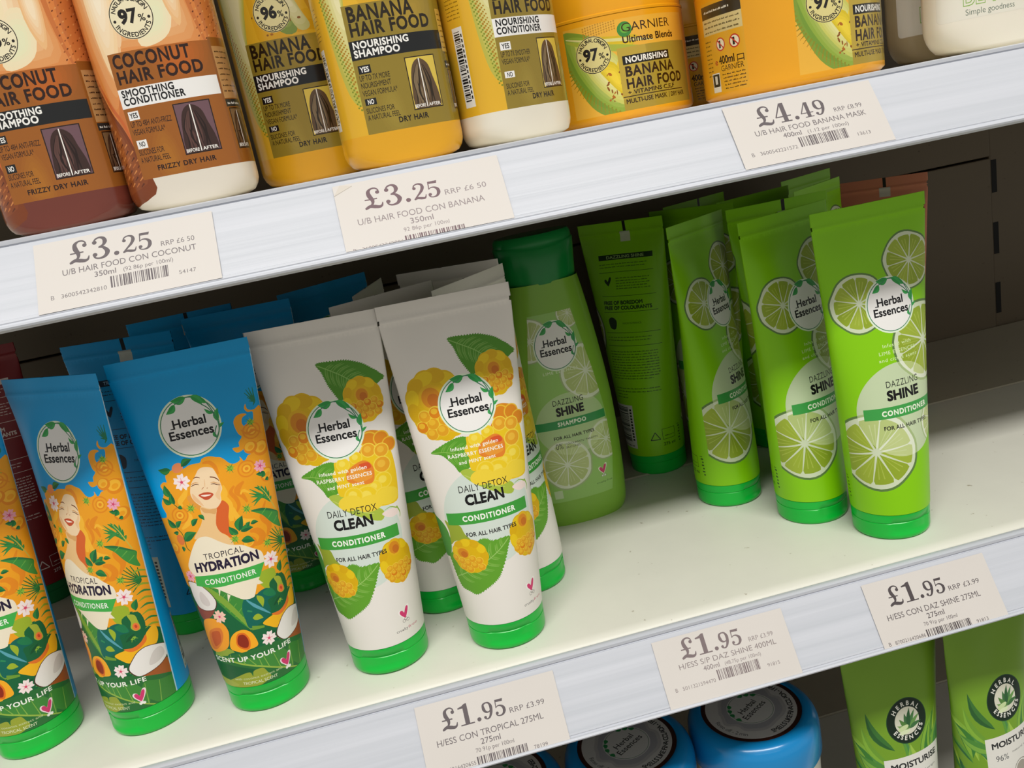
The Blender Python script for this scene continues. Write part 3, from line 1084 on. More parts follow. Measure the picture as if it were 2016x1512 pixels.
def shelf(z, label):
    root = empty('shelf', (0, 0, z))
    tag(root, label, 'shelf', 'metal shelves of the bay')
    front = [(.2120, 0), (.004, 0), (.0015, -.0002), (-.0008, -.0009), (-.0026, -.0021), (-.0036, -.0038), (-.0040, -.0060), (-.0040, -.030), (-.0025, -.030), (-.0025, -.0065), (.001, -.0022), (.2120, -.0020)]
    link('front_deck', extrude_x('front_deck', front, X0, X1, M_SHELF), root)
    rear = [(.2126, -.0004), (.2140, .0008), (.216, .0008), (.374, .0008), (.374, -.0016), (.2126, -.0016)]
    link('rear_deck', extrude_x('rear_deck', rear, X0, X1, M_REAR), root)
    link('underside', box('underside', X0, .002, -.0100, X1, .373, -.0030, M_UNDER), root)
    # ticket rail: clip lip, groove, sloping face, ridged lower edge
    P = lambda d, n: (RY0 + RD[0] * d + RN[0] * n, RZ0 + RD[1] * d + RN[1] * n)
    rail = [(-.0046, -.0024), (-.0050, -.0012), (-.0064, -.0003), (-.0084, .0004), (-.0108, .0005), (-.0120, .0000), P(-.0006, -.0002), P(-.0003, -.0012), P(.0003, -.0012), P(.0005, 0), P(.020, 0), P(RL - .0052, 0), P(RL - .0048, .0004), P(RL - .0036, .0004), P(RL - .0032, .0000), P(RL - .0024, .0000), P(RL - .0018, .0012), P(RL - .0006, .0014), P(RL, .0006), P(RL, -.0016), P(RL - .006, -.0022), P(.004, -.0024), (-.0075, -.0080), (-.0043, -.0080)]
    link('ticket_rail', extrude_x('ticket_rail', rail, X0, X1, M_RAIL), root)
    return root


shelf(0, 'white metal shelf in the middle, holding the blue, white and lime green tubes')
shelf(S, 'white metal shelf at the top, under the orange and yellow bottles')
shelf(2 * S, 'white metal shelf above the bottles, just out of the photo at the top')  # unseen shelf, added to shade the packs set back below it
shelf(-S, 'white metal shelf at the bottom, under the blue pots and aloe tubes')


def structure(name, me):
    o = link(name, me)
    o['kind'] = 'structure'
    return o


# perforated back of the gondola: wide panels between slotted uprights
YB = .376
for i, (xa, xb) in enumerate(((-.46, .8085), (.862, 1.15))):
    for j, (za, zb) in enumerate(((-.62, -.1065), (-.1045, .1815), (.1835, .4685), (.4705, .80))):
        dy = .016 if i else 0
        structure('wall_back', box('wall_back', xa, YB + dy, za, xb, YB + dy + .012, zb, M_BACK, .001))
structure('wall_back', box('wall_back', -.46, YB + .031, -.62, 1.15, YB + .040, .80, M_DARK))
structure('trim_1', box('trim_1', .8105, YB + .004, -.62, .860, YB + .03, .80, M_BACK, .002))
sl = []
for k in range(-9, 13):
    z = k * .0655 + .014
    sl.append((z, .034))
V, F = [], []
for z, h in sl:
    b = len(V)
    for x in (.8125, .8185):
        for y in (YB + .0036, YB + .010):
            for zz in (z, z + h):
                V.append((x, y, zz))
    for f in ((0, 1, 3, 2), (4, 6, 7, 5), (0, 4, 5, 1), (2, 3, 7, 6), (0, 2, 6, 4), (1, 5, 7, 3)):
        F.append([b + q for q in f])
structure('trim_2', mesh('trim_2', V, F, [M_DARK], smooth=False))
structure('floor', box('floor', -3, -5, -1.02, 4, .5, -1.0, metal_paint('floor_vinyl', 'A8A49A', .5, .08, 3)))


# ---------------------------------------------------------------- price tickets
def ticket_surface(z):
    def f(u, v):
        n_ = .0007 + .00025 * np.sin(u * 70) * np.sin(v * 90)
        return np.stack([u, RY0 + RD[0] * (-v) + RN[0] * n_, z + RZ0 + RD[1] * (-v) + RN[1] * n_], 1)
    return numnorm(f)


def ticket(x0, z, kind, price, rrp, line, ml, per, num, code, ink, label, w_=80.6, corner=None, top=3.0, bot=38.6):
    A = Art()
    A.part = 'price_lettering'
    T = lambda t, xa, xb, v, h, b=.0: A.text(t, x0 + xa, -v, h, ink[1], x0 + xb if xb else None, b)
    if kind == 'A':
        A.price(price, x0 + 14.5, x0 + 52.8, -16.4, 11.3, ink[0], .80)
        T(rrp, 55.8, 71.2, 16.4, 2.5)
        T(line, 11.4, 71.4 if len(line) > 20 else 68.5, 21.4, 2.9, .004)
        T(ml, 25.2, 35.2, 25.2, 2.6, .01)
        T(per, 38, 60.5, 25.2, 2.0)
        T('B', 5.5, None, 32.5, 2.1)
        T(num, 10, 30.2, 32.5, 2.0)
        T(code, 62.0, 69.8, 32.4, 1.9)
        bc = (32.0, 57.6, 26.5, 32.3)
    else:
        A.price(price, x0 + 12.4, x0 + 50.3, -19, 11.3, ink[0], .80)
        T(rrp, 51.2, 71.9, 19, 2.8)
        T(line, 8.0, 69.2, 26.3, 3.2, .004)
        T(ml, 32.0, 43.6, 30.6, 2.9, .01)
        T(per, 28.2, 50.3, 34.2, 2.1)
        T(code, 60.0, 68.0, 40.4, 1.9)
        T('B', 3.2, None, 39.9, 2.1)
        T(num, 7.4, 27.2, 39.9, 2.0)
        bc = (28.0, 56.5, 36.3, 40.6)
    A.part = 'barcode'
    A.barcode(x0 + bc[0], -bc[3], x0 + bc[1], -bc[2], ink[0], len(line) + len(num))
    A.part = 'paper'
    if corner:
        A.items.insert(0, ([np.array([(x0, -8.3), (x0 + 3.5, -3.0), (x0 + 9.2, -4.4)])], '#CBC3B8', 'paper', None))
        A.items.insert(1, ([np.array([(x0, -8.3), (x0 + 9.2, -4.4), (x0 + 9.2, -4.7), (x0, -8.7)])], '#A79F94', 'paper', None))
    ms = canvas(A, x0, x0 + w_, -bot, -top, 3.0, ticket_surface(z), '#CFC9C3', 'paper', 'ticket', 'paper')
    root = empty('price_ticket', (0, 0, 0))
    tag(root, label, 'price ticket', 'price tickets in the shelf rails')
    for k in ms:
        link(k, ms[k], root)
    return root


INK = ('#5D5457', '#6E6668')
INK2 = ('#6B5258', '#8B7F80')
ticket(18.6, S, 'A', '£3.25', 'RRP £6 50', 'U/B HAIR FOOD CON COCONUT', '350ml', '(92 86p per 100ml)', '3600542342810', '54147', INK, 'paper price ticket reading £3.25 for the coconut conditioner, under the orange bottles')
ticket(156.0, S, 'B', '£3.25', 'RRP £6 50', 'U/B HAIR FOOD CON BANANA', '350ml', '92 86p per 100ml', '3600542342896', '54145', INK2, 'paper price ticket reading £3.25 with a creased top corner, under the yellow banana shampoo', corner=True)
ticket(354.0, S, 'A', '£4.49', 'RRP £8.99', 'U/B HAIR FOOD BANANA MASK', '400ml', '(1.12 per 100ml)', '3600542231572', '13613', INK, 'paper price ticket reading £4.49 for the banana mask, below the yellow tub', top=1.8)
ticket(133.1, 0, 'B', '£1.95', 'RRP £3.99', 'H/ESS CON TROPICAL 275ML', '275ml', '70 91p per 100ml', '8700216420655', '78199', INK, 'paper price ticket reading £1.95 for the tropical conditioner, below the white tubes', bot=41.5)
ticket(273.2, 0, 'A', '£1.95', 'RRP £3.99', 'H/ESS S/P DAZ SHINE 400ML', '400ml', '(48.75p per 100ml)', '5011321594470', '91815', ('#77696A', '#8A7F7E'), 'paper price ticket reading £1.95 for the 400ml shampoo, above the blue pots', bot=40.5)
ticket(405.6, 0, 'B', '£1.95', 'RRP £3.99', 'H/ESS CON DAZ SHINE 275ML', '275ml', '70 91p per 100ml', '8700216420686', '91813', ('#4A4244', '#5E5658'), 'paper price ticket reading £1.95 for the 275ml lime conditioner, above the aloe tubes', bot=41.8)


# ---------------------------------------------------------------- printed designs of the tubes
HB = PER * 500     # half the way round, in mm


def back_print(A, ink, line, bar_ink, head, square='#C9CBBE'):
    """small print, rules, barcode and recycling marks on the back of a tube"""
    B = lambda x: x + HB
    A.part = 'body'
    A.rect(B(-22), 182.3, B(27.5), 186.5, ink)
    A.text(head, B(-15), 183.2, 2.3, line, B(20), .01)
    A.fine(B(-22), B(22), 178.5, 1.0, ink, 1)
    A.fine(B(-22), B(20), 176.2, 1.0, ink, 2)
    for y in (172.3, 153, 140, 123, 112.2):
        A.rect(B(-23), y, B(27), y + .35, ink)
    A.heart(B(-15.5), 161.5, 1.0, None, ink)
    for k in range(5):
        A.fine(B(-8), B(23 - 2 * (k % 2)), 167 - k * 2.1, 1.0, ink, 10 + k)
    A.text('FREE OF BOREDOM', B(-22), 146.4, 2.8, ink, B(15), .05)
    A.text('FREE OF COLOURANTS', B(-22), 142.2, 2.8, ink, B(22.5), .05)
    A.spl([(B(-19), 134), (B(-15), 136), (B(-11), 133), (B(-12), 127), (B(-15), 126), (B(-18), 128)], ink)
    A.text('MADE IN FRANCE', B(-5), 130.2, 1.5, ink, B(12))
    A.fine(B(-22), B(20), 119, 1.0, ink, 31)
    A.fine(B(-22), B(18), 116.6, 1.0, ink, 32)
    for k in range(11):
        A.fine(B(-21), B(23 - 6 * (k == 10)), 107 - k * 2.25, 1.15, ink, 40 + k)
    for k in range(4):
        A.fine(B(-20), B(22 if k < 2 else -8), 76 - k * 2.6, 1.2, ink, 60 + k)
    A.part = 'barcode'
    A.rect(B(-26), 24, B(-5), 62, '#C9CCBE')
    A.barcode(B(-25), 30, B(-10), 60, bar_ink, 5, vert=True)
    A.fine(B(-25), B(-8), 25.5, 1.4, bar_ink, 71)
    for k in range(11):
        A.rect(B(-8.6), 31 + k * 2.6, B(-6.6), 32.6 + k * 2.6, bar_ink)
    A.part = 'body'
    for P in ([(B(8), 31.5), (B(12), 38), (B(16), 31.5)],):
        for a, b in zip(P, P[1:] + P[:1]):
            A.rib([a, b], .7, ink, n=1)
    for a, b in (((18, 31), (29, 31)), ((29, 31), (29, 40)), ((29, 40), (18, 40)), ((18, 40), (18, 31))):
        A.rib([(B(a[0]), a[1]), (B(b[0]), b[1])], .35, ink, n=1)
    A.fine(B(20), B(28), 33.5, 1.2, ink, 81)
    A.text('275 ml', B(18), 25.5, 2.6, ink, B(29), .02)
    A.part = 'crimped_seal'
    A.rect(B(3.2), 204.2, B(5.8), 213, '#14140F')
    A.part = 'body'
    A.rect(B(0), 196.0, B(9), 204.0, square)


def seal_part(A, u0, u1):
    A.items.insert(0, ([np.array([(u0 - 1, 204.2), (u1 + 1, 204.2), (u1 + 1, 214), (u0 - 1, 214)])], None, 'crimped_seal', None))
    for a, b in ((202.0, 203.1), (203.1, 204.2)):
        A.items.insert(0, ([np.array([(u0 - 1, a), (u1 + 1, a), (u1 + 1, b), (u0 - 1, b)])], None, 'body', None))


U0 = -46.0
FOLD = [e + d for e in (-PER * 250, PER * 250) for d in (-2.4, -1.4, -.7, 0, .7, 1.4, 2.4)]
U1 = U0 + PER * 1000


def tropical():
    A = Art()
    blue, og, og2, yl, dor = '#009CDC', '#EFA11F', '#E58A1C', '#F7B934', '#D9642A'
    gd, gm, gl, lime = '#17643A', '#2E8440', '#5FA53C', '#9DB32E'
    A.clip = [(-38, 0), (38, 0), (38, 220), (-38, 220)]
    A.rect(-40, 15, 40, 84, gd)
    top = sh('T.hair')
    A.spl(top + [(38, 172), (40, 150), (40, 64), (30, 66), (-30, 80), (-40, 84), (-40, 118)] + sh('T.hairleft')[::-1][:5], og, 3)
    # long locks
    for k, wd, c in (('T.w1', [2, 4, 5, 5, 4, 2], yl), ('T.w2', [1, 2.2, 2.4, 2, 1], og2), ('T.w3', [1, 3, 3.5, 2.4, 1], og2), ('T.w4', [1, 2.2, 2.2, 1], og2), ('T.w5', [1, 3, 3, 1], yl), ('T.w6', [1, 3, 3, 1], yl), ('T.w7', [1, 3.4, 4, 3.4, 1], og2), ('T.w8', [.6, 1.6, .8], yl)):
        A.rib(sh(k), wd, c)
    for i, (x, y) in enumerate(sh('T.swirl')):
        for r, c in ((5.2, og2), (4.3, og), (3.0, og2), (2.2, yl), (1.1, og2)):
            A.ell(x, y, r, r * .92, .3, c)
    for x, y, r in ((33, 150, 5), (27, 152, 4), (33, 134, 4.5), (-30, 104, 4), (14, 100, 4)):
        A.ell(x, y, r, r * .85, .4, og2)
        A.ell(x - .4, y + .6, r * .74, r * .62, .4, yl)
        A.ell(x, y, r * .4, r * .3, .4, og)
    A.rib([(24, 163), (27, 160), (31, 161), (35, 158)], [.5, 1.4, 1.4, .4], og2)
    A.rib([(28, 120), (24, 112), (27, 106), (24, 100)], [.6, 3, 3.4, .8], og2)
    A.rib([(10, 122), (11, 116), (14, 113), (20, 112)], [1, 3, 3, .6], yl)
    A.spl(sh('T.shade'), dor)
    A.spl(sh('T.shade2'), '#E39A3E')
    A.spl(sh('T.neck'), '#EDC48A')
    A.spl([(-7, 126), (-2.5, 124), (1, 124.6), (0, 121), (-3, 122), (-6, 123)], '#DDA869')
    A.spl(sh('T.face'), '#F3D6AE')
    A.spl([(-9.9, 134.6), (-10, 131.2), (-7.8, 128.6), (-5.2, 126.4), (-6.2, 129), (-8, 132)], '#EBBE8E')
    A.spl([(2.2, 131), (4.2, 127.8), (4.9, 131.4), (6.2, 134.2), (5.6, 137), (4.4, 134)], '#EDC596')
    for k in ('T.brow1', 'T.brow2'):
        A.rib(sh(k), [.25, .6, .25] if k.endswith('1') else [.6, .6, .5, .2], '#6E3417')
    for k in ('T.eye1', 'T.eye2'):
        A.rib([(x, y + .9) for x, y in sh(k)], [.2, .6, .6, .2], '#D9A36A')
        A.rib(sh(k), [.25, .42, .5, .25], '#5A2A14')
    A.rib(sh('T.nose'), .35, '#B9764A', n=1)
    A.rib(sh('T.nose2'), .35, '#B9764A', n=1)
    A.rib([(-1.5, 141), (-1.9, 138.5), (-2.2, 136.6)], [.2, .5, .2], '#E7BC8B')
    A.spl(sh('T.lips'), '#C4502F')
    A.spl(sh('T.teeth'), '#FBE9DC')
    # leaves, vines, blossom
    for k in ('T.vine', 'T.vine2'):
        A.rib(sh(k), .45, '#3E5A22')
    A.ell(-14.5, 150, 3.3, 2.6, .4, '#EC8F5A')
    A.ell(-23.7, 109.4, 2.4, 3.2, .2, '#E07A3C')
    L = sh('T.leaf')
    for i in range(0, len(L), 2):
        b, t = np.array(L[i]), np.array(L[i + 1])
        d = np.hypot(*(t - b))
        A.leaf(b, t, max(2.3, d * .54), gd if i % 4 else '#1E6F3C', gm)
    for x, y in sh('T.burst'):
        A.burst(x, y, 3.0, '#8DB53A', '#3F8A35')
    rb = sh('T.palmrib')
    tips = sh('T.palmtips')
    for i, t in enumerate(tips):
        p = np.array(rb[0]) + (np.array(rb[-1]) - np.array(rb[0])) * (1 - abs(i - 5) / 9.0 * (1 if i > 4 else 1)) * .8
        A.rib([p, (p + np.array(t)) / 2 + np.array([0, .6]), t], [.8, 1.5, .15], gm if i % 2 else '#3A8F46')
    A.rib(rb, [.7, .6, .5, .3], '#C9B84A')
    A.spl(sh('T.banana'), '#3F8F3E')
    A.spl([(18.7, 117.2), (22, 116.2), (27, 114.6), (33, 111.6), (35.2, 110.2), (31.3, 113.6), (26, 116.5), (22, 117.4)], '#2B7140')
    for q in ((24, 113.4), (27, 109.6), (30, 106)):
        A.rib([q, (q[0] + 3.5, q[1] + 2.6)], [.2, .5], '#6FB04A', n=1)
    fan = sh('T.fan')
    for i, t in enumerate(fan[1:]):
        A.rib([fan[0], t], [.9, .5], '#1F6B35' if i % 2 else '#2F7C36', n=1)
    p3 = sh('T.palm3')
    for t in p3[1:]:
        A.rib([p3[0], t], [1.1, .3], '#1F7A55', n=1)
    for k in range(9):      # fronds up the right-hand edge
        y = 64 + k * 4.2
        A.rib([(37.5, y), (33.5, y + 1.8), (29.5, y + .6)], [.8, 1.3, .2], gm if k % 2 else '#8FA530')
    # jungle floor
    A.spl(sh('T.bleaf'), '#3F8A38')
    bl = sh('T.bleaf')
    for f in np.linspace(.12, .9, 8):
        p = np.array((-16.9, 80.8)) + (np.array((3.3, 51.6)) - np.array((-16.9, 80.8))) * f
        A.rib([p, p + np.array((4.6, 4.4))], [.4, .2], '#79B04C', n=1)
    A.rib(sh('T.bleaf2'), [2.4, 3.2, 3.6, 3.2, 2.4, 1], '#7FA63A')
    A.spl([(16, 82), (24, 80), (21, 66), (17, 70), (13, 78)], lime)
    A.spl([(19, 74), (28, 76), (30, 66), (24, 62), (20, 66)], gd)
    A.spl(sh('T.monst'), '#0F6657')
    A.spl([(14, 70), (19, 71), (21, 66), (17, 66.5)], '#1F7B4D')
    A.rib(sh('T.monrib'), [.6, 1.8, 1.4, .4], '#5AA3B0')
    H = sh('T.holes')
    A.leaf(H[0], H[1], 3.2, lime, None)
    A.leaf(H[2], H[3], 3.6, lime, None)
    A.rib([H[4], H[5]], [2.6, 1.2], '#6E9A34', n=1)
    A.rib([H[6], H[7]], [1.2, .8], '#2E8A5A', n=1)
    for q in ((-8, 54, -16, 59), (-6, 50, 3, 51), (18, 60, 24, 64), (16, 46, 9, 43)):
        A.leaf(q[:2], q[2:], 3.4, '#12522F', gd)
    A.spl(sh('T.papaya'), '#A7B43A')
    A.ell(25.2, 67.6, 1.8, 2.4, .2, '#EE7B3A')
    A.ell(25.2, 67.8, .7, 1.1, .2, '#C9452A')
    A.spl(sh('T.husk1'), '#8E4A3C')
    A.spl([(x * 1.0 + (x + 20.5) * .06, y + (y - 74) * .05) for x, y in sh('T.coco1')], '#4B2A22')
    A.spl(sh('T.coco1'), '#E9E4DF')
    A.spl([(-20, 78), (-16.6, 73.6), (-16, 70), (-18.6, 69), (-21.6, 71), (-22, 75)], '#D6CDC9')
    A.spl(sh('T.melon'), '#F5B81E')
    A.spl(sh('T.flesh'), '#E8782A')
    A.spl(sh('T.husk2'), '#A85B2A')
    A.spl([(x + (x - 28) * .05, y + (y - 46) * .05) for x, y in sh('T.coco2')], '#4B2A22')
    A.spl(sh('T.coco2'), '#EFEBE6')
    A.spl([(35, 50), (36.5, 45), (32, 42), (27, 42), (28, 46), (31, 49.6)], '#DAD3CE')
    A.spl(sh('T.olive2'), '#8FA53A')
    A.spl(sh('T.peach1'), '#F2A02C')
    A.spl(sh('T.pit1'), '#DB7A32')
    A.spl([(-22, 51), (-18, 53.5), (-15, 53), (-15.5, 48), (-18, 45), (-22, 43.5)], '#C25A2C')
    A.spl(sh('T.peach2'), '#F5AC24')
    A.spl([(x + (x + 3) * .28, y + (y - 46) * .28) for x, y in sh('T.pit2')], '#E2701E')
    A.spl(sh('T.pit2'), '#8F2B17')
    # lower leaves under the slogan
    A.spl(sh('T.dark') + [(41, 13), (-41, 13), (-38, 33)], '#2C6E36', 3)
    A.spl([(41, 27), (30, 31), (22, 33.5), (20, 26), (28, 16.5), (41, 12)], '#3F8436')
    A.spl([(-12, 35), (4, 35), (18, 33), (22, 20), (8, 27), (-6, 32.5)], '#43893A')
    rb = sh('T.rib')
    A.rib(rb, [.6, .8, 1.0, 1.0, 1.0, .9, .6], '#96B648')
    ve = sh('T.veins')
    for i in range(0, len(ve), 2):
        A.rib([ve[i], ve[i + 1]], [.55, .3], '#83AE4A', n=1)
    A.spl([(-30, 31), (-20, 33), (-6, 30), (0, 27), (-8, 25), (-20, 22), (-30, 24)], '#1C5B34')
    A.spl(sh('T.olive'), '#98A236')
    A.spl([(-34, 21), (-20, 22), (-12, 19), (-22, 17)], '#A3AC45')
    for i, (x, y) in enumerate(sh('T.fl')):
        if i == 1:
            continue
        r = (4.8, 0, 3.6, 4.9, 4.0, 3.6, 4.2)[i]
        pk = i in (2, 5)
        A.flower(x, y, r, '#F0A9BC' if pk else '#F7E7E4' if i != 4 else '#F5C9B4', '#D8567E' if pk else '#EFA9AE', '#D8456A', .3 + i)
    A.text('SCENT UP YOUR LIFE', -25.5, 33.8, 2.7, '#F2F4E8', 23.3, .03, .05)
    A.text('with coconut extract and', -14, 22.2, 1.4, '#CBD6A4', 14.5)
    A.text('TROPICAL SCENT', -9.3, 19.0, 1.8, '#DDE5C0', 10.9, .0)
    A.heart(17.9, 22.4, .95, '#F5DDE2')
    A.bunny(18.2, 22.6, .8, '#F2F2EA', '#F2F2EA')
    # name panel
    A.part = 'name_panel'
    A.spl(sh('T.panel'), '#EFE4CB', 4)
    s_ = sh('T.spike')
    for i in (0, 3, 6):
        A.poly(s_[i:i + 3], '#EFE4CB')
    A.poly(catmull(sh('T.band')[:5], False, 5) + catmull(sh('T.band')[5:], False, 5), '#43AE4B')
    A.text('TROPICAL', -12.5, 96.5, 3.4, '#2A2230', 9.9, .0, .04)
    A.text('HYDRATION', -19.3, 89.9, 5.0, '#241A36', 17.1, .055)
    A.text('CONDITIONER', -15.5, 82.0, 2.9, '#F4F7EC', 13.3, .02, .08)
    A.part = 'body'
    A.clip = None
    A.rect(37.7, 15, 38.5, 206, '#B9D8E8')
    A.badge(-2.2, 170.8)
    back_print(A, '#0A2036', '#9FC4DA', '#12161B', 'TROPICAL HYDRATION')
    seal_part(A, U0, U1)
    return canvas(A, U0, U1, 17.5, HT * 1000, 2.6, TUBE, blue, 'satin', 'tropical_tube', extra=FOLD)


def lime_palette(pale=0):
    return ('#5E7F42', '#D3DDBE', '#93A92E', '#A0B43A', '#ABBD4C') if not pale else ('#A9BE84', '#E3EAD2', '#BACA80', '#C3D08C', '#CBD79C')


def detox():
    A = Art()
    g1, g2, g3 = '#4F8C22', '#6FA83A', '#93BE5A'
    A.clip = None
    A.ell(1.5, 84, 27, 29, 0, '#D2DDD3')
    A.mint(sh('D.leaf1'), sh('D.rib1'), g1, '#6D9F40', '#86B45A', .9)
    A.berry(-15.0, 152.4, 18.6, 21.2, .22, -2.0, 5.0, 3, 1.25)
    A.berry(21.4, 163.6, 11.6, 13.4, .12, .2, 2.6, 4)
    A.part = 'body'
    A.mint(sh('D.leaf2')[:5] + [(4, 129), (4, 114)] + sh('D.leaf2')[7:], sh('D.rib2'), '#579C28', '#6BAA38', '#86B850', .4)
    A.spl(sh('D.leaf3'), '#A9BE44')
    A.rib([(-8, 110), (3, 103), (14, 98)], [.3, .8, .3], '#C3D06C')
    # the big open berry on the right
    A.spl(sh('D.bCtop'), '#D98A17')
    A.spl(sh('D.bC') , '#EBC51C', 3)
    for x, y, r in ((20, 140, 5), (27, 139.5, 4.6), (31, 135, 4.4)):
        A.ell(x, y, r * 1.05, r, 0, '#E8B934')
        A.ell(x, y, r * .88, r * .84, 0, '#D9851A')
    for i, (x, y) in enumerate(sh('D.drup')):
        r = (4.2, 4.2, 4.9, 4.9, 4.2, 6.4, 5.0, 5.0, 3.8, 3.6)[i]
        A.ell(x, y, r * 1.08, r, 0, '#F1D548')
        A.ell(x, y, r * .95, r * .87, 0, '#E5A226' if i < 3 else '#EDCB22' if i % 2 else '#F0D030')
        A.ell(x - .4, y + .6, r * .5, r * .45, 0, '#EDB93A' if i < 3 else '#F3DB55')
    for x, y, rx, ry in ((2, 107, 7, 4.5), (13, 104.5, 8, 4.8), (24, 106, 7, 5)):
        A.ell(x, y, rx, ry, 0, '#EFD13C')
    A.spl(sh('D.bCh'), '#E5842A')
    A.spl([(11, 127.5), (16.5, 128), (18, 125), (15, 124.4)], '#D9542A')
    A.spl([(4.5, 123), (9, 126), (15, 123), (17.5, 119), (9, 118)], '#EA9A34')
    A.spl(sh('D.bloom'), '#F0DDD6')
    A.rib([(28, 97), (24, 99), (20, 98)], [.8, .5, .2], '#8DB33A')
    A.rib([(28, 98), (29.5, 94), (29, 91)], [.9, .6, .3], '#8DB33A')
    # lower fruit and leaves
    A.spl(sh('D.olive'), '#97A734')
    A.spl([(-40, 84), (-31, 84), (-26, 78), (-25.5, 68), (-30, 60), (-40, 62)], '#4E9440')
    A.mint(sh('D.leaf4'), sh('D.rib4'), '#62A02C', '#78AE42', '#97C264', .9)
    A.berry(-14.8, 61.8, 11.4, 10.6, -.35, -4.0, .6, 8, .9)
    A.berry(21.6, 66.6, 10.8, 13.6, .1, .5, 8.4, 9, .9)
    A.heart(19.1, 31.0, .95, '#F4EFEA')
    A.bunny(19.3, 31.4, 1.0, '#5B5450')
    A.text('cruelty', 11.8, 23.8, 1.7, '#4A4446', 19.6, .0)
    A.text('free', 19.8, 23.8, 1.7, '#C4607A', 27.4, .0)
    A.text('Infused with golden', -13.2, 124.7, 2.0, '#F6F4E6', 15.5, .02, .05)
    A.text('RASPBERRY ESSENCES', -15.5, 120.6, 2.1, '#F6F4E6', 17.7, .02, .05)
    A.text('and MINT scent', -9.7, 116.4, 2.0, '#F6F4E6', 12.1, .02, .05)
    A.part = 'name_panel'
    A.text('DAILY DETOX', -13.5, 100.0, 4.0, '#1B1A1C', 16.2, .0, .02)
    A.text('CLEAN', -10.6, 92.5, 5.6, '#131214', 12.8, .055)
    A.rect(-24, 81.0, 26.2, 88.3, '#3F9E3C')
    A.text('CONDITIONER', -14.3, 83.0, 3.0, '#F4F7EC', 17.4, .045, .1)
    A.text('FOR ALL HAIR TYPES', -14, 73.6, 2.4, '#1D1C1E', 16.4, .03, .02)
    A.part = 'body'
    A.badge(1.9, 149.6)
    back_print(A, '#3A3836', '#D8D4CC', '#2A2A2A', 'DAILY DETOX CLEAN', '#D8D4CC')
    seal_part(A, U0, U1)
    return canvas(A, U0, U1, 17.5, HT * 1000, 2.6, TUBE, '#E8E3DB', 'satin', 'detox_tube', extra=FOLD)


def lime():
    A = Art()
    p, q = lime_palette(), lime_palette(1)
    A.slice(21.9, 173.8, 18.0, p, .1)
    A.slice(-15.9, 154.2, 18.8, p, .35)
    A.slice(26.3, 123.6, 25.2, p, .25)
    A.clip = [(-36.4, 20), (60, 20), (60, 90), (-34.6, 90)]
    A.slice(-17.7, 60.4, 26.0, p, .12)
    A.clip = None
    disc = [(2.5 + 28.8 * math.cos(t), 85 + 29.6 * math.sin(t)) for t in np.linspace(0, 2 * pi, 72, endpoint=False)]
    A.poly(disc, '#C6D6AE')
    A.clip = disc
    A.slice(26.3, 123.6, 25.2, q, .25)
    A.slice(31.5, 71.5, 17.0, q, .3)
    A.clip = [d for d in disc if d[0] > -34.6]
    A.slice(-17.7, 60.4, 26.0, q, .12)
    A.clip = None
    A.text('Infused with', -5.7, 124.8, 2.0, '#D9EDB0', 14.9, .01, .08)
    A.text('LIME ESSENCES', -8.7, 120.4, 2.1, '#D9EDB0', 17.6, .01, .08)
    A.text('and citrus scent', -9.1, 116.2, 2.0, '#D9EDB0', 18.0, .01, .08)
    A.heart(25.5, 31.0, .95)
    A.bunny(25.7, 31.2, 1.0, '#48622A')
    A.text('cruelty free', 20, 23.8, 1.7, '#3C5A22', 33, .0)
    A.fine(-44, -41, 40, 1.2, '#33561C', 3)
    for k in range(6):
        A.rect(-43.5 + (k % 2) * .8, 38 - k * 2.6, -41.2, 39.2 - k * 2.6, '#33561C')
    A.part = 'name_panel'
    A.text('DAZZLING', -7.3, 100.1, 4.0, '#1B1A1C', 16.3, .0, .03)
    A.text('SHINE', -7.3, 92.2, 5.7, '#131214', 15.4, .055)
    A.rect(-22.4, 81.0, 30, 88.2, '#3FA04A')
    A.text('CONDITIONER', -11.9, 82.8, 3.1, '#EEF6DF', 21.4, .045, .1)
    A.text('FOR ALL HAIR TYPES', -11.8, 73.8, 2.4, '#1D1C1E', 20.4, .03, .02)
    A.part = 'body'
    A.badge(4.6, 149.6)
    back_print(A, '#16330C', '#A9C97A', '#1A2412', 'DAZZLING SHINE', '#C5CFAE')
    seal_part(A, U0, U1)
    return canvas(A, U0, U1, 17.5, HT * 1000, 2.6, TUBE, '#88CC08', 'satin', 'lime_tube', extra=FOLD)


def plain(col, ink, light, head, name):
    A = Art()
    back_print(A, ink, light, ink, head, '#B9B0A6')
    seal_part(A, U0, U1)
    return canvas(A, U0, U1, 17.5, HT * 1000, 3.2, TUBE, col, 'satin', name, extra=FOLD)


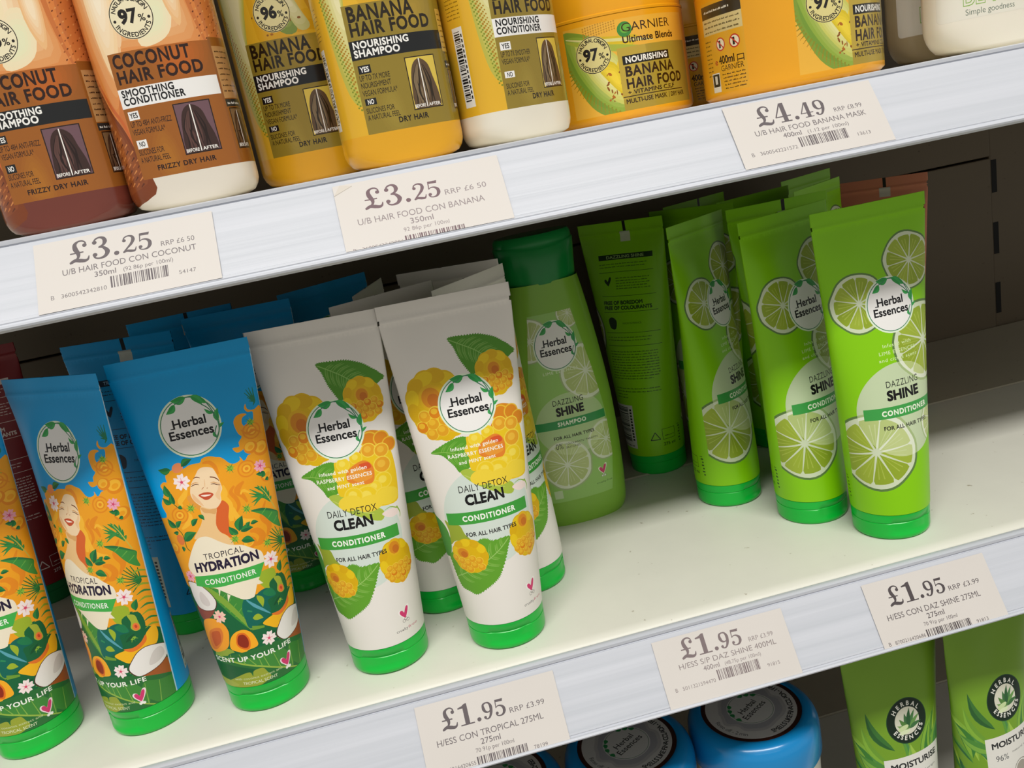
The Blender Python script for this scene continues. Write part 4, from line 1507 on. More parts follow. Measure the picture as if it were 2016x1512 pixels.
def aloe():
    A = Art()
    A.xf = lambda l: l - np.array([0, 6.0])
    rn = random.Random(5)
    g = ['#3E7F34', '#5E9A38', '#86B43C', '#2E6B3A', '#A3C44A', '#4C8C4A']
    for k in range(26):         # blades rising from behind the label
        b = (rn.uniform(-40, 40), rn.uniform(86, 112))
        side = -1 if b[0] < 4 else 1
        t = (b[0] + side * rn.uniform(6, 22), b[1] + rn.uniform(18, 44))
        A.leaf(b, t, rn.uniform(4, 8), g[k % 6], g[(k + 2) % 6], .10 * side)
    for b, t, wd, c, d in (((-10, 128), (-27, 160), 6.5, '#3C7434', '#2C5E2E'), ((-14, 116), (-31, 150), 6, '#6E9E34', '#86B43C'), ((-8, 112), (-36, 128), 8, '#4F8C3A', '#7CAE45'), ((20, 112), (36, 140), 7, '#4C8C4A', '#7CAE45'), ((8, 112), (2, 130), 7, '#9EC24A', '#7CAE45')):
        A.leaf(b, t, wd, c, d)
    A.part = 'label_panel'
    A.rect(-19, 60, 29, 122, '#E4E2DA')
    A.text('MOISTURISE', -15, 113.5, 4.2, '#26282A', 24.5, .035)
    A.text('96%', -13, 103.5, 4.2, '#5A5C5E', -2.5, .0)
    A.text('natural origin', 1, 106.5, 1.6, '#5A5C5E', 22, .0)
    A.ring(8, 92, 7, 6.4, '#8A8478')
    A.ell(8, 92, 5.4, 5.4, 0, '#A39C90')
    for k in range(4):
        A.fine(-14, 24, 78 - k * 4, 1.4, '#6A6C6A', 90 + k)
    A.part = 'badge'
    A.ell(3, 147, 16.4, 16.4, 0, '#10261A')
    A.ring(3, 147, 16.4, 15.8, '#1F4A2A')
    A.ell(3, 147, 9.9, 9.9, 0, '#D9D8C4')
    for a, L_, wd, c in ((100, 12, 3.4, '#3F7040'), (62, 14, 3.2, '#4C8048'), (80, 15, 3.4, '#2E5E36'), (128, 11, 3.4, '#56843F'), (40, 13, 3.0, '#6A9A50'), (155, 10, 3.0, '#7FA560'), (15, 11, 3, '#3F7040')):
        t = math.radians(a)
        b = (3.5, 141)
        A.leaf(b, (b[0] + L_ * math.cos(t), b[1] + L_ * math.sin(t)), wd, c, None, .05)
    A.ell(-1, 142.5, 4.4, 1.7, .25, '#CBDCA4')
    A.ell(-.5, 139.4, 4.4, 1.5, .1, '#DCE8BE')
    A.arctext('HERBAL', 3, 147, 10.9, 3.0, '#E8E8DE', -62, 62)
    A.arctext('ESSENCES', 3, 147, 13.7, 3.0, '#E8E8DE', 246, 114, inward=True)
    A.part = 'body'
    A.xf = None
    seal_part(A, U0, U1)
    return canvas(A, U0, U1, 17.5, HT * 1000, 2.8, TUBE, '#76A02B', 'satin', 'aloe_tube', extra=FOLD)


def cap_mesh(col, name):
    def dent(t, z):
        t = (t + pi) % (2 * pi) - pi
        q = max(0.0, 1 - (t / .62) ** 2)
        h = max(0.0, 1 - abs(z - .0085) / .0052)
        return .0011 * min(1, q * 3) * min(1, h * 3)
    prof = [(.020, 0), (.0226, .0004), (.0233, .0012), (.0236, .0028), (.0237, .0036), (.0237, .0045), (.0237, .006), (.0238, .0085), (.0238, .011), (.0238, .0125), (.0238, .0136), (.0235, .0140), (.0235, .0145), (.0239, .0149), (.0240, .0205), (.0240, .0214), (.0236, .0219), (.0225, .0220)]
    prof = [(r, z * 17.5 / 22) for r, z in prof]
    return lathe(name, prof, mat(col, 'cap'), 72, dent)


CAP_GREEN = cap_mesh('#0DB83C', 'cap_green')
CAP_DARK = cap_mesh('#0C6A34', 'cap_dark')


def place_tube(ms, capme, kind, x, y, yaw, label, group, lx=0.0, ly=0.0, z=0.0, flip=False, sc=1.0):
    root = empty(kind, (x, y, z))
    tilt = Matrix.Rotation(-ly / .19, 3, 'X') @ Matrix.Rotation(lx / .19, 3, 'Y')
    root.rotation_euler = (tilt @ Matrix.Rotation(yaw + (pi if flip else 0), 3, 'Z')).to_euler()
    root.scale = (sc, sc, sc)
    tag(root, label, 'conditioner tube', group)
    for k in ms:
        link(k, ms[k], root)
    link('cap', capme, root)
    return root


TROP, DETOX, LIME, ALOE = tropical(), detox(), lime(), aloe()
RED = plain('#7A1216', '#D8C8C0', '#7A1216', 'COLOUR CARE', 'red_tube')
SALMON = plain('#C4785C', '#2A1A14', '#E8C8B8', 'SMOOTH CARE', 'salmon_tube')
gB, gW, gG, gA = 'blue tubes with tropical print', 'white tubes with golden raspberries', 'lime green conditioner tubes', 'aloe tubes on the bottom shelf'
TU = 'conditioner_tube'
P = place_tube
P(TROP, CAP_GREEN, TU, .0493, .0384, .0043, 'upright blue tube with tropical woman print, beside the white raspberry tube', gB, .0025, .0011)
P(TROP, CAP_GREEN, TU, -.0217, .0465, -.5863, 'blue tropical tube turned aside showing its plain blue side strip', gB, .0032, -.0001)
P(TROP, CAP_GREEN, TU, -.0905, .0545, .02, 'blue tropical tube cut off by the left edge of the photo', gB)
P(TROP, CAP_GREEN, TU, -.0150, .158, -.20, 'blue tube showing its printed back with barcode, behind two front tubes', gB, .004, -.006, flip=True)
P(TROP, CAP_GREEN, TU, .0645, .179, -.09, 'blue tropical tube in deep shade behind the gap before the white tubes', gB)
P(TROP, CAP_GREEN, TU, .017, .2215, .02, 'blue back-turned tube deep in shade, its black seal mark showing above others', gB, flip=True)
P(TROP, CAP_GREEN, TU, .124, .2262, .54, 'blue tube deep behind the white tubes, only its slanted top seal visible', gB)
P(DETOX, CAP_GREEN, TU, .1234, .0415, -.1666, 'white raspberry tube standing next to the blue tropical tube', gW, .0009, .0041)
P(DETOX, CAP_GREEN, TU, .1969, .0339, -.0349, 'white raspberry tube at the shelf front, rightmost of the front pair', gW, .0024, .0027)
P(DETOX, CAP_GREEN, TU, .163, .095, .54, 'white raspberry tube seen through the gap between the front pair', gW, .004, .001)
P(DETOX, CAP_GREEN, TU, .2235, .0900, .81, 'white raspberry tube turned sideways, peeking out beside the green shampoo bottle', gW, -.0015, -.001)
P(DETOX, CAP_GREEN, TU, .2148, .1647, -.4, 'white tube at the back of its row, flat seal showing near the shampoo bottle cap', gW)
P(DETOX, CAP_GREEN, TU, .1585, .146, 1.3, 'white tube turned edge-on, only a narrow tip of its seal showing', gW)
P(LIME, CAP_GREEN, TU, .4601, .0376, .0232, 'lime green tube standing foremost at the shelf front, lime slices fully visible', gG, .0013, .0014)
P(LIME, CAP_GREEN, TU, .4288, .083, .3061, 'lime green tube just behind the foremost one, middle of the three facing out', gG, -.0004, -.0015)
P(LIME, CAP_GREEN, TU, .3913, .1397, .6593, 'lime green tube turned to the side next to the back-facing tube', gG, .001, .0011)
P(LIME, CAP_GREEN, TU, .3669, .2306, -.7756, 'lime green tube showing its back with small print and barcode', gG, -.0044, -.0026, flip=True)
P(LIME, CAP_GREEN, TU, .4563, .1456, -.05, 'lime green back-turned tube whose seal with black mark rises behind the middle tube', gG, flip=True)
P(LIME, CAP_GREEN, TU, .474, .2205, .30, 'lime green tube far back whose top corner shows above the black seal mark', gG)
P(LIME, CAP_GREEN, TU, .5163, .1955, .6, 'lime green tube far back, nearest to the salmon pink tube', gG)
P(LIME, CAP_GREEN, TU, .445, .274, .45, 'lime green tube far back above the side-turned tube, black mark on its seal', gG, flip=True)
P(LIME, CAP_GREEN, TU, .419, .219, -.89, 'lime green tube directly behind the side-turned one, its seal sloping the other way', gG)
P(LIME, CAP_GREEN, TU, .556, .286, .5, 'lime green tube at the very back against the panel, only its seal edge visible', gG)
P(RED, CAP_DARK, TU, -.158, .27, .0, 'dark red tube with a green cap in shade behind the blue tubes', None, flip=True)
P(SALMON, CAP_DARK, TU, .585, .222, -.70, 'salmon pink tube with black seal mark behind the foremost lime tube', None, flip=True, sc=.958)
P(ALOE, CAP_DARK, TU, .4500, .036, .06, 'green aloe tube on the bottom shelf beside the blue pot', gA, z=-S)
P(ALOE, CAP_DARK, TU, .5200, .030, .18, 'green aloe tube on the bottom shelf at the right corner, showing 96% on its label', gA, z=-S)


# ---------------------------------------------------------------- bottles on the top shelf
def bottle_prof(h_sh, h_top, k_top, r=.010, a=.031, b=.021, ry=.0028):
    def f(z):
        q = np.clip((r - z) / r, 0, 1)
        ins = r * (1 - np.sqrt(np.clip(1 - q ** 2, 0, 1)))
        q2 = np.clip((ry - z) / ry, 0, 1)
        iy = ry * (1 - np.sqrt(np.clip(1 - q2 ** 2, 0, 1)))
        t = np.clip((z - h_sh) / (h_top - h_sh), 0, 1)
        s = 1 - (1 - k_top) * (1 - np.sqrt(np.clip(1 - t ** 2, 0, 1)))
        return (1 - ins / a) * s, (1 - iy / b) * s, 0 * z
    return f


BSURF, BPER = super_loft(.0312, .0215, 2.7, bottle_prof(.152, .180, .52))
BU = BPER * 500


def seal_badge(A, cx, cy, r, num, ink='#1E1A16', fill=None):
    p0 = A.part
    A.part = 'badge'
    A.ell(cx, cy, r, r, 0, fill or '#E9DFBE', 40)
    A.ring(cx, cy, r * .985, r * .945, ink, 48)
    A.text(num, cx - r * .56, cy - r * .26, r * .58, ink, cx + r * .26, .05)
    A.text('%', cx + r * .3, cy - r * .26, r * .3, ink, cx + r * .62, .02)
    A.arctext('NATURAL ORIGIN', cx, cy, r * .68, r * .2, ink, -72, 72, .03)
    A.arctext('INGREDIENTS', cx, cy, r * .89, r * .2, ink, 248, 112, .03, inward=True)
    for sx in (-1, 1):
        A.ell(cx + sx * r * .78, cy - r * .12, r * .07, r * .07, 0, ink, 10)
    A.part = p0


def hair_picture(A, x0, y0, x1, y1, bg, hair, hair2, frame):
    A.rect(x0, y0, x1, y1, frame)
    d = .5
    A.rect(x0 + d, y0 + d, x1 - d, y1 - d, bg)
    w_ = x1 - x0
    m_ = (x0 + x1) / 2 - .05 * w_
    A.clip = [(x0 + d, y0 + d), (x1 - d, y0 + d), (x1 - d, y1 - d), (x0 + d, y1 - d)]
    A.spl([(m_, y1 - 1.2), (m_ + .26 * w_, y1 - 4), (m_ + .36 * w_, y1 - 10), (m_ + .48 * w_, y0 + 6), (m_ + .42 * w_, y0), (m_ - .34 * w_, y0), (m_ - .36 * w_, y1 - 12), (m_ - .24 * w_, y1 - 4)], hair)
    rn = random.Random(3)
    for k in range(11):
        f = rn.uniform(-.3, .36)
        x = m_ + f * w_
        A.rib([(m_ + f * .4 * w_, y1 - 4), (x, y1 - 11), (x + rn.uniform(-.06, .06) * w_, y0 + 8), (x + rn.uniform(-.05, .09) * w_, y0 + 2)], [.2, .8, 1.0, .3], hair2 if k % 2 else frame)
    A.clip = None
    A.rib([(m_, y1 - 1.2), (m_, y0 + .8)], .5, '#F1ECE4', n=1)
    A.text('BEFORE', x0 + .8, y0 + 1.0, 1.5, '#F3EFE8', m_ - .8, .02)
    A.text('AFTER', m_ + .8, y0 + 1.0, 1.5, '#F3EFE8', x1 - 1.6, .02)


def raised(f):
    # label heights were taken from a datum 2.4 mm above the foot of the pack
    return lambda u, v: f(u, v + .0024)


def hair_food(kind, shampoo, variant):
    """front label of the two families: coconut or banana"""
    A = Art()
    co_ = kind == 'coconut'
    pan = '#9A5A1C' if co_ else '#8F7A2A'
    pan2 = '#B8601E' if co_ else '#A88A32'
    ink = '#2A120A' if co_ else '#231A0C'
    bandc, bandt = ('#16181A', '#F2F0EA') if shampoo else ('#EDEBE8', '#17181A')
    zb = 13.4 if co_ else 14.4
    zt = 70.8 if co_ else 74.0
    rn = random.Random(8)
    # ---- picture wrapped round the pack
    if co_:
        A.rect(-BU - 1, zb, BU + 1, 190, '#C8743A')
        A.soft([(-34, 190), (30, 190), (27, 120), (25, 92), (24, 66), (-20, 66), (-21, 50), (-26, 42), (-31, 60), (-34, 90)], '#D9833F', '#F2DDB8', 9, (-2, 100))
        A.soft([(-22, 150), (-10, 150), (-10, 100), (-14, 72), (-20, 60), (-24, 90)], '#F0CFA0', '#F5E6CB', 5)
        A.soft([(-4, 74), (4, 96), (14, 94), (12, 78), (4, 72)], '#EEDDB6', '#E4E3BC', 5)
        A.soft([(-12, 120), (-2, 118), (4, 98), (-2, 92), (-10, 100)], '#EFDDB4', '#EBE7C6', 4)
        A.soft([(12, 118), (18, 112), (19, 92), (16, 78), (11, 92)], '#E9B880', '#F3DDBB', 5)
        A.rib([(22, 140), (21, 104), (23, 84), (26, 70)], [2, 2.4, 2, 1], '#C9743A')
        A.soft([(-44, 60), (-33, 58), (-27, 46), (-22, 36), (-18.5, 22), (-16, 6), (-46, 6)], '#7A3A18', '#9A5426', 4)
        A.rib([(-32, 62), (-26, 48), (-22, 40), (-20, 30)], [1.2, 1.8, 1.6, .6], '#C9652E')
        for k in range(14):     # husk threads in rows
            for q in range(10):
                x, y = -44 + q * 2.7 + k * .35, zb + 1 + k * 3.0 - q * .5
                if y > 50 - (x + 40) * 1.35 or x > -20.6:
                    continue
                A.rib([(x, y), (x + 2.2, y + 1.6)], [.35, .8, .3][:2], ('#CF8446', '#B5662F', '#5A2812')[(k + q) % 3], n=1)
        for k in range(26):
            for q in range(9):
                x, y = 23.5 + q * 1.7 + .25 * k * (q > 3), 62 + k * 3.6 + q * 1.2
                A.ell(x, y, .62, .34, .7, ('#6E3212', '#A4592A', '#DB9856')[(k + 2 * q) % 3], 6)
        A.rect(27, zb, 46, 72, '#8E541E')
    else:
        A.rect(-BU - 1, zb, BU + 1, 190, '#E0AE2A')
        A.soft([(-32, 170), (-6, 170), (-12, 110), (-17, 84), (-20, 60), (-19, 30), (-25, 34), (-29, 60), (-31, 100)], '#B9B348', '#E4DCAA', 7, (-20, 90))
        A.soft([(-12, 190), (8, 190), (14, 100), (8, 76), (-12, 76)], '#D9A522', '#E4B52E', 4)
        A.soft([(10, 150), (26, 150), (27, 84), (16, 76), (6, 84)], '#D9A01A', '#E6BC44', 5)
        A.soft([(-16, 124), (-8, 122), (3, 92), (10, 77), (1, 77), (-9, 96)], '#7E9442', '#B4B766', 5)
        A.soft([(-6, 122), (3, 114), (13, 88), (17, 78), (10.5, 77), (4, 92)], '#C4C07A', '#E3DDB0', 5)
        A.rib([(8, 120), (16, 96), (22, 78)], [1.4, 2.6, 1.6], '#C9942A')
        for k in range(22):
            A.ell(rn.uniform(-16, 24), rn.uniform(76, 120), rn.uniform(.4, 1.1), rn.uniform(.4, 1.0), 0, rn.choice(('#A8661C', '#8A5A1E')), 7)
        for k in range(34):      # halftone dots trailing off the fruit
            for q in range(7):
                x = -33 + k * .34 + q * 1.25
                y = 92 - k * 1.95 - q * 1.15
                r = .62 - .06 * abs(q - 2)
                if x < -20.5 and y > zb + 3 and q < 3 + k * .2:
                    A.ell(x, y, r, r, 0, '#7E8A22' if q < 2 else '#A87C1A', 6)
        A.part = 'barcode'
        A.rect(-44, 19, -36.5, 58, '#E6E2DA')
        A.barcode(-43, 22, -38.6, 56, '#1C1A1A', 9, vert=True)
        for k in range(13):
            A.rect(-38.1, 23 + k * 2.5, -37.2, 24.6 + k * 2.5, '#1C1A1A')
        A.part = 'body'
        A.rect(27, zb, 46, zt, '#857024')
        A.rect(27, 49.2, 46, 58, '#1A1A18')
        for k in range(9):
            A.fine(-46, -36, 62 + k * 1.8, .8, '#7A5A14', 20 + k)
    # ---- label
    A.part = 'front_label'
    A.rect(-20, zb, 27, zt, pan)
    A.clip = [(-20, zb), (27, zb), (27, zt), (-20, zt)]
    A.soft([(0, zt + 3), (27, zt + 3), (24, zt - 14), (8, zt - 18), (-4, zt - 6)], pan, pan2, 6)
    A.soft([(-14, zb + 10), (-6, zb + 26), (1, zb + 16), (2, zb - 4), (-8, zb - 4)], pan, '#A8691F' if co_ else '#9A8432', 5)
    A.clip = None
    if co_:
        A.text('COCONUT', -18.4, 64.1, 5.7, ink, 17.2, .04, .055)
        A.text('HAIR FOOD', -18.3, 57.2, 5.3, ink, 21.6, .04, .055)
        A.rect(-20, 46.3, 27, 55, bandc)
        A.text('SMOOTHING', -18.5, 51.3, 3.0, bandt, 6.3, .04, .055)
        A.text('SHAMPOO' if shampoo else 'CONDITIONER', -18.5, 47.6, 3.1, bandt, 3.8 if shampoo else 10.3, .04, .055)
        A.rect(-18.2, 40.8, -13, 44.7, bandc)
        A.text('YES', -17.5, 41.7, 2.2, bandt, -13.7, .03)
        A.text('UP TO 48H ANTI-FRIZZ', -18.4, 37.6, 2.5, ink, 1.2, .01)
        A.text('VEGAN FORMULA*', -18.4, 34.0, 2.5, ink, -2.8, .01)
        A.rect(-18, 27.6, -13, 31.5, bandc)
        A.text('NO', -17, 28.5, 2.2, bandt, -14, .03)
        A.text('SILICONES FOR', -18.3, 24.6, 2.5, ink, -6, .01)
        A.text('A NATURAL FEEL', -18.4, 21.0, 2.5, ink, -4, .01)
        A.text('FRIZZY DRY HAIR', -11.5, 16.6, 2.2, ink, 16.2, .04, .055)
        hair_picture(A, 3, 21, 20.2, 44.6, '#6E5058', '#3A2420', '#5A3C36', '#22100C')
        seal_badge(A, -4, 85, 9.9, '96' if shampoo else '97', fill='#EBE0BC')
    else:
        A.text('BANANA', -18.2, 66.6, 6.4, ink, 14.4, .04, .055)
        A.text('HAIR FOOD', -18.3, 60.0, 5.7, ink, 22.2, .04, .055)
        A.rect(-20, 49.2, 27, 58, bandc)
        A.text('NOURISHING', -18.4, 54.3, 3.0, bandt, 9.4, .04, .055)
        A.text('SHAMPOO' if shampoo else 'CONDITIONER', -18.5, 50.4, 3.1, bandt, 4.2 if shampoo else 9.6, .04, .055)
        A.rect(-18.1, 42.7, -12, 46.6, bandc)
        A.text('YES', -17.2, 43.5, 2.3, bandt, -12.9, .03)
        if shampoo:
            for t, x1, y in (('UP TO 7X MORE', -3.4, 39.5), ('NOURISHMENT', -3.6, 36.0), ('VEGAN FORMULA*', -1.2, 32.4)):
                A.text(t, -18.5, y, 2.5, ink, x1, .01)
            yn = 28
        else:
            A.text('UP TO 7X SMOOTHER', -18.5, 39.5, 2.5, ink, -.5, .01)
            A.text('VEGAN FORMULA*', -18.5, 36.0, 2.5, ink, -1.5, .01)
            yn = 29.4
        A.rect(-18.2, yn, -12.6, yn + 3.1, bandc)
        A.text('NO', -17, yn + .5, 2.1, bandt, -13.8, .03)
        A.text('SILICONES FOR', -18.5, 24.3, 2.4, ink, -4.5, .01)
        A.text('A NATURAL FEEL', -18.5, 21.0, 2.4, ink, -2.3, .01)
        A.text('DRY HAIR', -3.8, 17.7, 2.5, ink, 11.5, .04, .055)
        hair_picture(A, 5, 22, 21, 47, '#D9BE4E', '#5C4630', '#7E6A4E', '#2A1E0E')
        seal_badge(A, -1.5, 87, 9.8, '96', fill='#E6DCA2')
    # narrow side label with small print
    A.part = 'side_label'
    sx = 28.2
    A.rect(sx, 44 if co_ else 48, sx + 15, 68, '#B98A56' if co_ else '#C9A24A')
    for k in range(8):
        A.fine(sx + 1, sx + 13 - 3 * (k % 3), 65 - k * 2.6, 1.0, ink, 50 + k)
    A.rect(sx, 40, sx + 15, 43.5, '#2A2A28')
    A.fine(sx + 1, sx + 12, 41, 1.4, '#DAD6CC', 66)
    hair_picture(A, sx + 1, 20, sx + 12, 39.5, '#7A5E40', '#4A3222', '#6A4E38', '#22140C')
    A.part = 'body'
    base = ('#6E352A' if shampoo else '#DED6C8') if co_ else ('#DFA31C' if shampoo else '#E2DCCD')
    return canvas(A, -BU, BU, -2.4, 177.6, 2.6, raised(BSURF), base, 'gloss', 'bottle_%s_%d' % (kind, variant))


def bottle_cap(col, name):
    return lathe(name, [(.0165, .1775), (.0172, .178), (.0172, .2035), (.0160, .2055), (.001, .2058)], mat(col, 'plastic'), 56)


def base_plate(mA, rx=.020, ry=.0125):
    return None


def bottle(ms, capm, name, x, y, yaw, label, cat, group, z=S):
    root = empty(name, (x, y, z), yaw)
    tag(root, label, cat, group)
    for k in ms:
        link(k, ms[k], root)
    if capm:
        link('cap', capm, root)
    return root


CC, CS = hair_food('coconut', False, 1), hair_food('coconut', True, 2)
BSH, BCO = hair_food('banana', True, 3), hair_food('banana', False, 4)
K1, K2 = bottle_cap('#6E3A2C', 'cap_brown'), bottle_cap('#E2A524', 'cap_yellow')
gT = 'hair food bottles on the top shelf'
bottle(CC, K1, 'conditioner_bottle', .0885, .0265, 0, 'white-based coconut bottle with orange-brown label and white band', 'bottle', gT)
bottle(CS, K1, 'shampoo_bottle', .0268, .0305, 0, 'maroon-based coconut bottle with shiny orange label and black band, at the left edge', 'bottle', gT)
bottle(BSH, K2, 'shampoo_bottle', .1959, .0265, .13, 'yellow banana bottle with black band standing forward at the shelf edge', 'bottle', gT)
bottle(BSH, K2, 'shampoo_bottle', .1475, .0825, -.10, 'yellow banana bottle with black band set back behind two bottles, 96% seal visible', 'bottle', gT)
bottle(BCO, K2, 'conditioner_bottle', .2590, .0370, .50, 'white-based banana bottle with white band, turned so its barcode side shows', 'bottle', gT)


# ---------------------------------------------------------------- banana mask tubs
def jar_prof(z):
    q = np.clip((.004 - z) / .004, 0, 1)
    return .05 - .004 * (1 - np.sqrt(np.clip(1 - q ** 2, 0, 1))) + 0 * z, .05


def jar_design():
    A = Art()
    rn = random.Random(4)
    ink = '#2E1A08'
    A.part = 'front_label'
    lab = [(-37, 3.5), (46, 3.5), (46, 53.5), (-37, 53.5)]
    A.poly(lab, '#EBB23C')
    A.clip = lab
    A.soft([(-38, 51), (-30, 51), (-18, 45), (-9, 31), (-5, 10), (-3, 2), (-16, 2), (-26, 9), (-34, 24), (-38, 36)], '#7E9A34', '#5E8F2E', 4)
    A.soft([(-36, 48), (-27, 48), (-15, 41), (-6, 28), (-2, 10), (-1, 4), (-11, 4), (-21, 12), (-29, 24), (-34, 36)], '#8FA93C', '#D9D48A', 7, (-14, 26))
    A.soft([(-31, 44), (-22, 44), (-9, 36), (-3, 24), (-3, 9), (-9, 8), (-18, 16), (-26, 28)], '#C9C862', '#EAE3A6', 6, (-14, 26))
    A.soft([(-24, 47), (-8, 45), (6, 43), (-4, 33), (-10, 20), (-4, 6), (-3, 36), (-14, 43)], '#D2B41E', '#E8C82A', 4)
    A.soft([(-22, 34), (-10, 31), (-5, 20), (-5, 12), (-12, 18)], '#D9BE22', '#EFD23A', 4)
    A.rib([(-36, 47), (-22, 42), (-4, 38), (14, 36)], [1, 3, 4, 1], '#A9B23E')
    A.rib([(-36, 48.5), (-22, 45), (0, 42), (16, 40)], [.6, 1.2, 2.0, .6], '#DDD68C')
    for k in range(18):
        A.ell(rn.uniform(-16, -6), rn.uniform(10, 26), rn.uniform(.4, 1.5), rn.uniform(.3, .8), rn.uniform(0, 3), rn.choice(('#B0661A', '#8A4E16')), 8)
    for k in range(22):          # halftone edge of the fruit
        for q in range(6):
            t = k / 21
            x = -37.5 + 27 * t ** 1.7 - q * 1.3 * (1 - t) + q * .2
            y = 42 - 38 * t ** .75 - q * 1.3 * t
            A.ell(x, y, .62 - .07 * q, .62 - .07 * q, 0, '#8A8A22' if q < 3 else '#A87E1A', 6)
    for k in range(13):
        for q in range(5):
            A.ell(-25 + k * 1.5, 46.6 + q * 1.35 + .2 * k, .5, .5, 0, '#C0892A', 6)
    A.clip = None
    A.rect(-7.5, 3.5, 46, 38, '#A89032')
    A.clip = [(-7.5, 3.5), (46, 3.5), (46, 38), (-7.5, 38)]
    A.spl([(-8, 38), (10, 38), (4, 20), (-8, 10)], '#BBA03C')
    A.clip = None
    A.rect(-5, 28.5, 26.5, 33.4, '#15130F')
    A.text('NOURISHING', -3.4, 29.5, 3.0, '#F2EFE6', 25.2, .04, .055)
    A.text('BANANA', -4.5, 22.2, 5.2, ink, 29.2, .04, .055)
    A.text('HAIR FOOD', -4.7, 15.4, 5.2, ink, 36.2, .04, .055)
    A.text('+ VITAMINS C,E,F', -4.6, 12.1, 2.2, ink, 27.9, .03)
    A.rect(-7.5, 10.8, 36, 11.3, ink)
    A.text('MULTI-USE MASK', -6.2, 7.3, 2.4, ink, 20.8, .03)
    A.rect(22.6, 6.8, 22.9, 10.2, ink)
    A.text('DRY HAIR', 24, 7.3, 2.4, ink, 37, .04, .055)
    A.ell(-1.4, 47.6, 4.4, 4.2, .2, '#3F8A3C')
    A.ell(-1.0, 48.2, 3.0, 2.6, .4, '#6BB03E')
    A.text('GARNIER', -3.6, 46.2, 4.6, '#3A2410', 30.5, .0)
    A.text('Ultimate Blends', -3.6, 40.2, 3.6, '#3A2410', 32.5, .03)
    seal_badge(A, -21, 37.2, 10.2, '97', fill='#DDD08A')
    A.part = 'back_label'
    A.rect(-97, 3, -64, 52, '#E3A628')
    A.rect(-97, 43.5, -64.5, 50.4, '#3A3020')
    A.fine(-94, -72, 46.4, 1.6, '#E6E0CE', 4)
    A.rect(-97, 34.8, -64.5, 43.5, '#D9C486')
    for k in range(3):
        A.fine(-95, -66, 41 - k * 2.6, 1.2, '#4A3A1A', 5 + k)
    for x in (-81, -70.6):
        A.ell(x, 28.6, 3.6, 3.6, 0, '#C4382A')
        A.ell(x, 28.6, 2.9, 2.9, 0, '#EDE2C4')
        A.rect(x - 1.2, 26.6, x + .2, 30.6, '#2A2420')
        A.rib([(x - 2.4, 31), (x + 2.4, 26.2)], .7, '#C4382A', n=1)
    for k in range(9):
        A.fine(-96, -90, 31 - k * 2.3, 1.1, '#5A4212', 20 + k)
    A.text('e', -87.5, 18.2, 3.2, '#B03A22', -84.8, .02)
    A.text('400ml', -83.6, 18.2, 4.0, ink, -71.6, .03)
    for k, (y, r) in enumerate(((21.0, 0), (18.6, 0))):
        A.rib([(-70, y), (-65.6, y)], .5, ink, n=1)
    A.rect(-70, 17.4, -69.5, 21, ink)
    A.rect(-66, 17.4, -65.5, 21, ink)
    A.text('GARNIER', -82.6, 14.2, 3.0, ink, -66, .0)
    for k in range(5):
        A.fine(-82 + k * .4, -65, 12 - k * 1.9, 1.0, ink, 40 + k)
    A.rect(-92, 3.6, -84.5, 14, '#E4DFD2')
    A.rect(-91.4, 6.6, -85, 13.4, '#2A2622')
    A.rect(-89.4, 8, -87, 12.4, '#D9D2C2')
    A.part = 'body'
    return canvas(A, -110, -110 + 314.159, -2.4, 59 - 2.4, 3, raised(cyl_surface(jar_prof)), '#EBA41A', 'gloss', 'mask_tub')


JAR = jar_design()
JLID = lathe('tub_lid', [(.030, .0588), (.0494, .0588), (.0502, .0594), (.0502, .0606), (.0494, .0612), (.0494, .0780), (.0484, .0802), (.0460, .0812), (.001, .0812)], mat('#EBA41A', 'gloss'), 96)


def tub(x, y, rot, label):
    root = empty('hair_mask_tub', (x, y, S), rot)
    tag(root, label, 'tub', 'yellow banana mask tubs')
    for k in JAR:
        link(k, JAR[k], root)
    link('lid', JLID, root)


tub(.3355, .110, 0, 'yellow banana mask tub facing straight out behind the white-based banana bottle')
tub(.4285, .053, .34, 'yellow banana mask tub at the shelf edge, turned to show its back label')
tub(.4350, .255, 1.55, 'yellow banana mask tub in deep shade, seen between the other two tubs')


# ---------------------------------------------------------------- lime shampoo bottle
def shampoo_prof(z):
    zk = [0, .002, .006, .012, .03, .055, .075, .095, .115, .14, .165, .178, .188]
    hw = [.0345, .0362, .0378, .0386, .0396, .0400, .0399, .0393, .0378, .0352, .0320, .0300, .0282]
    hd = [.0190, .0202, .0212, .0218, .0222, .0224, .0222, .0218, .0213, .0208, .0205, .0203, .0200]
    s = .040
    return np.interp(z, zk, hw) / s, np.interp(z, zk, hd) / .0222, 0 * z


SSURF, SPER = super_loft(.040, .0222, 2.35, shampoo_prof)


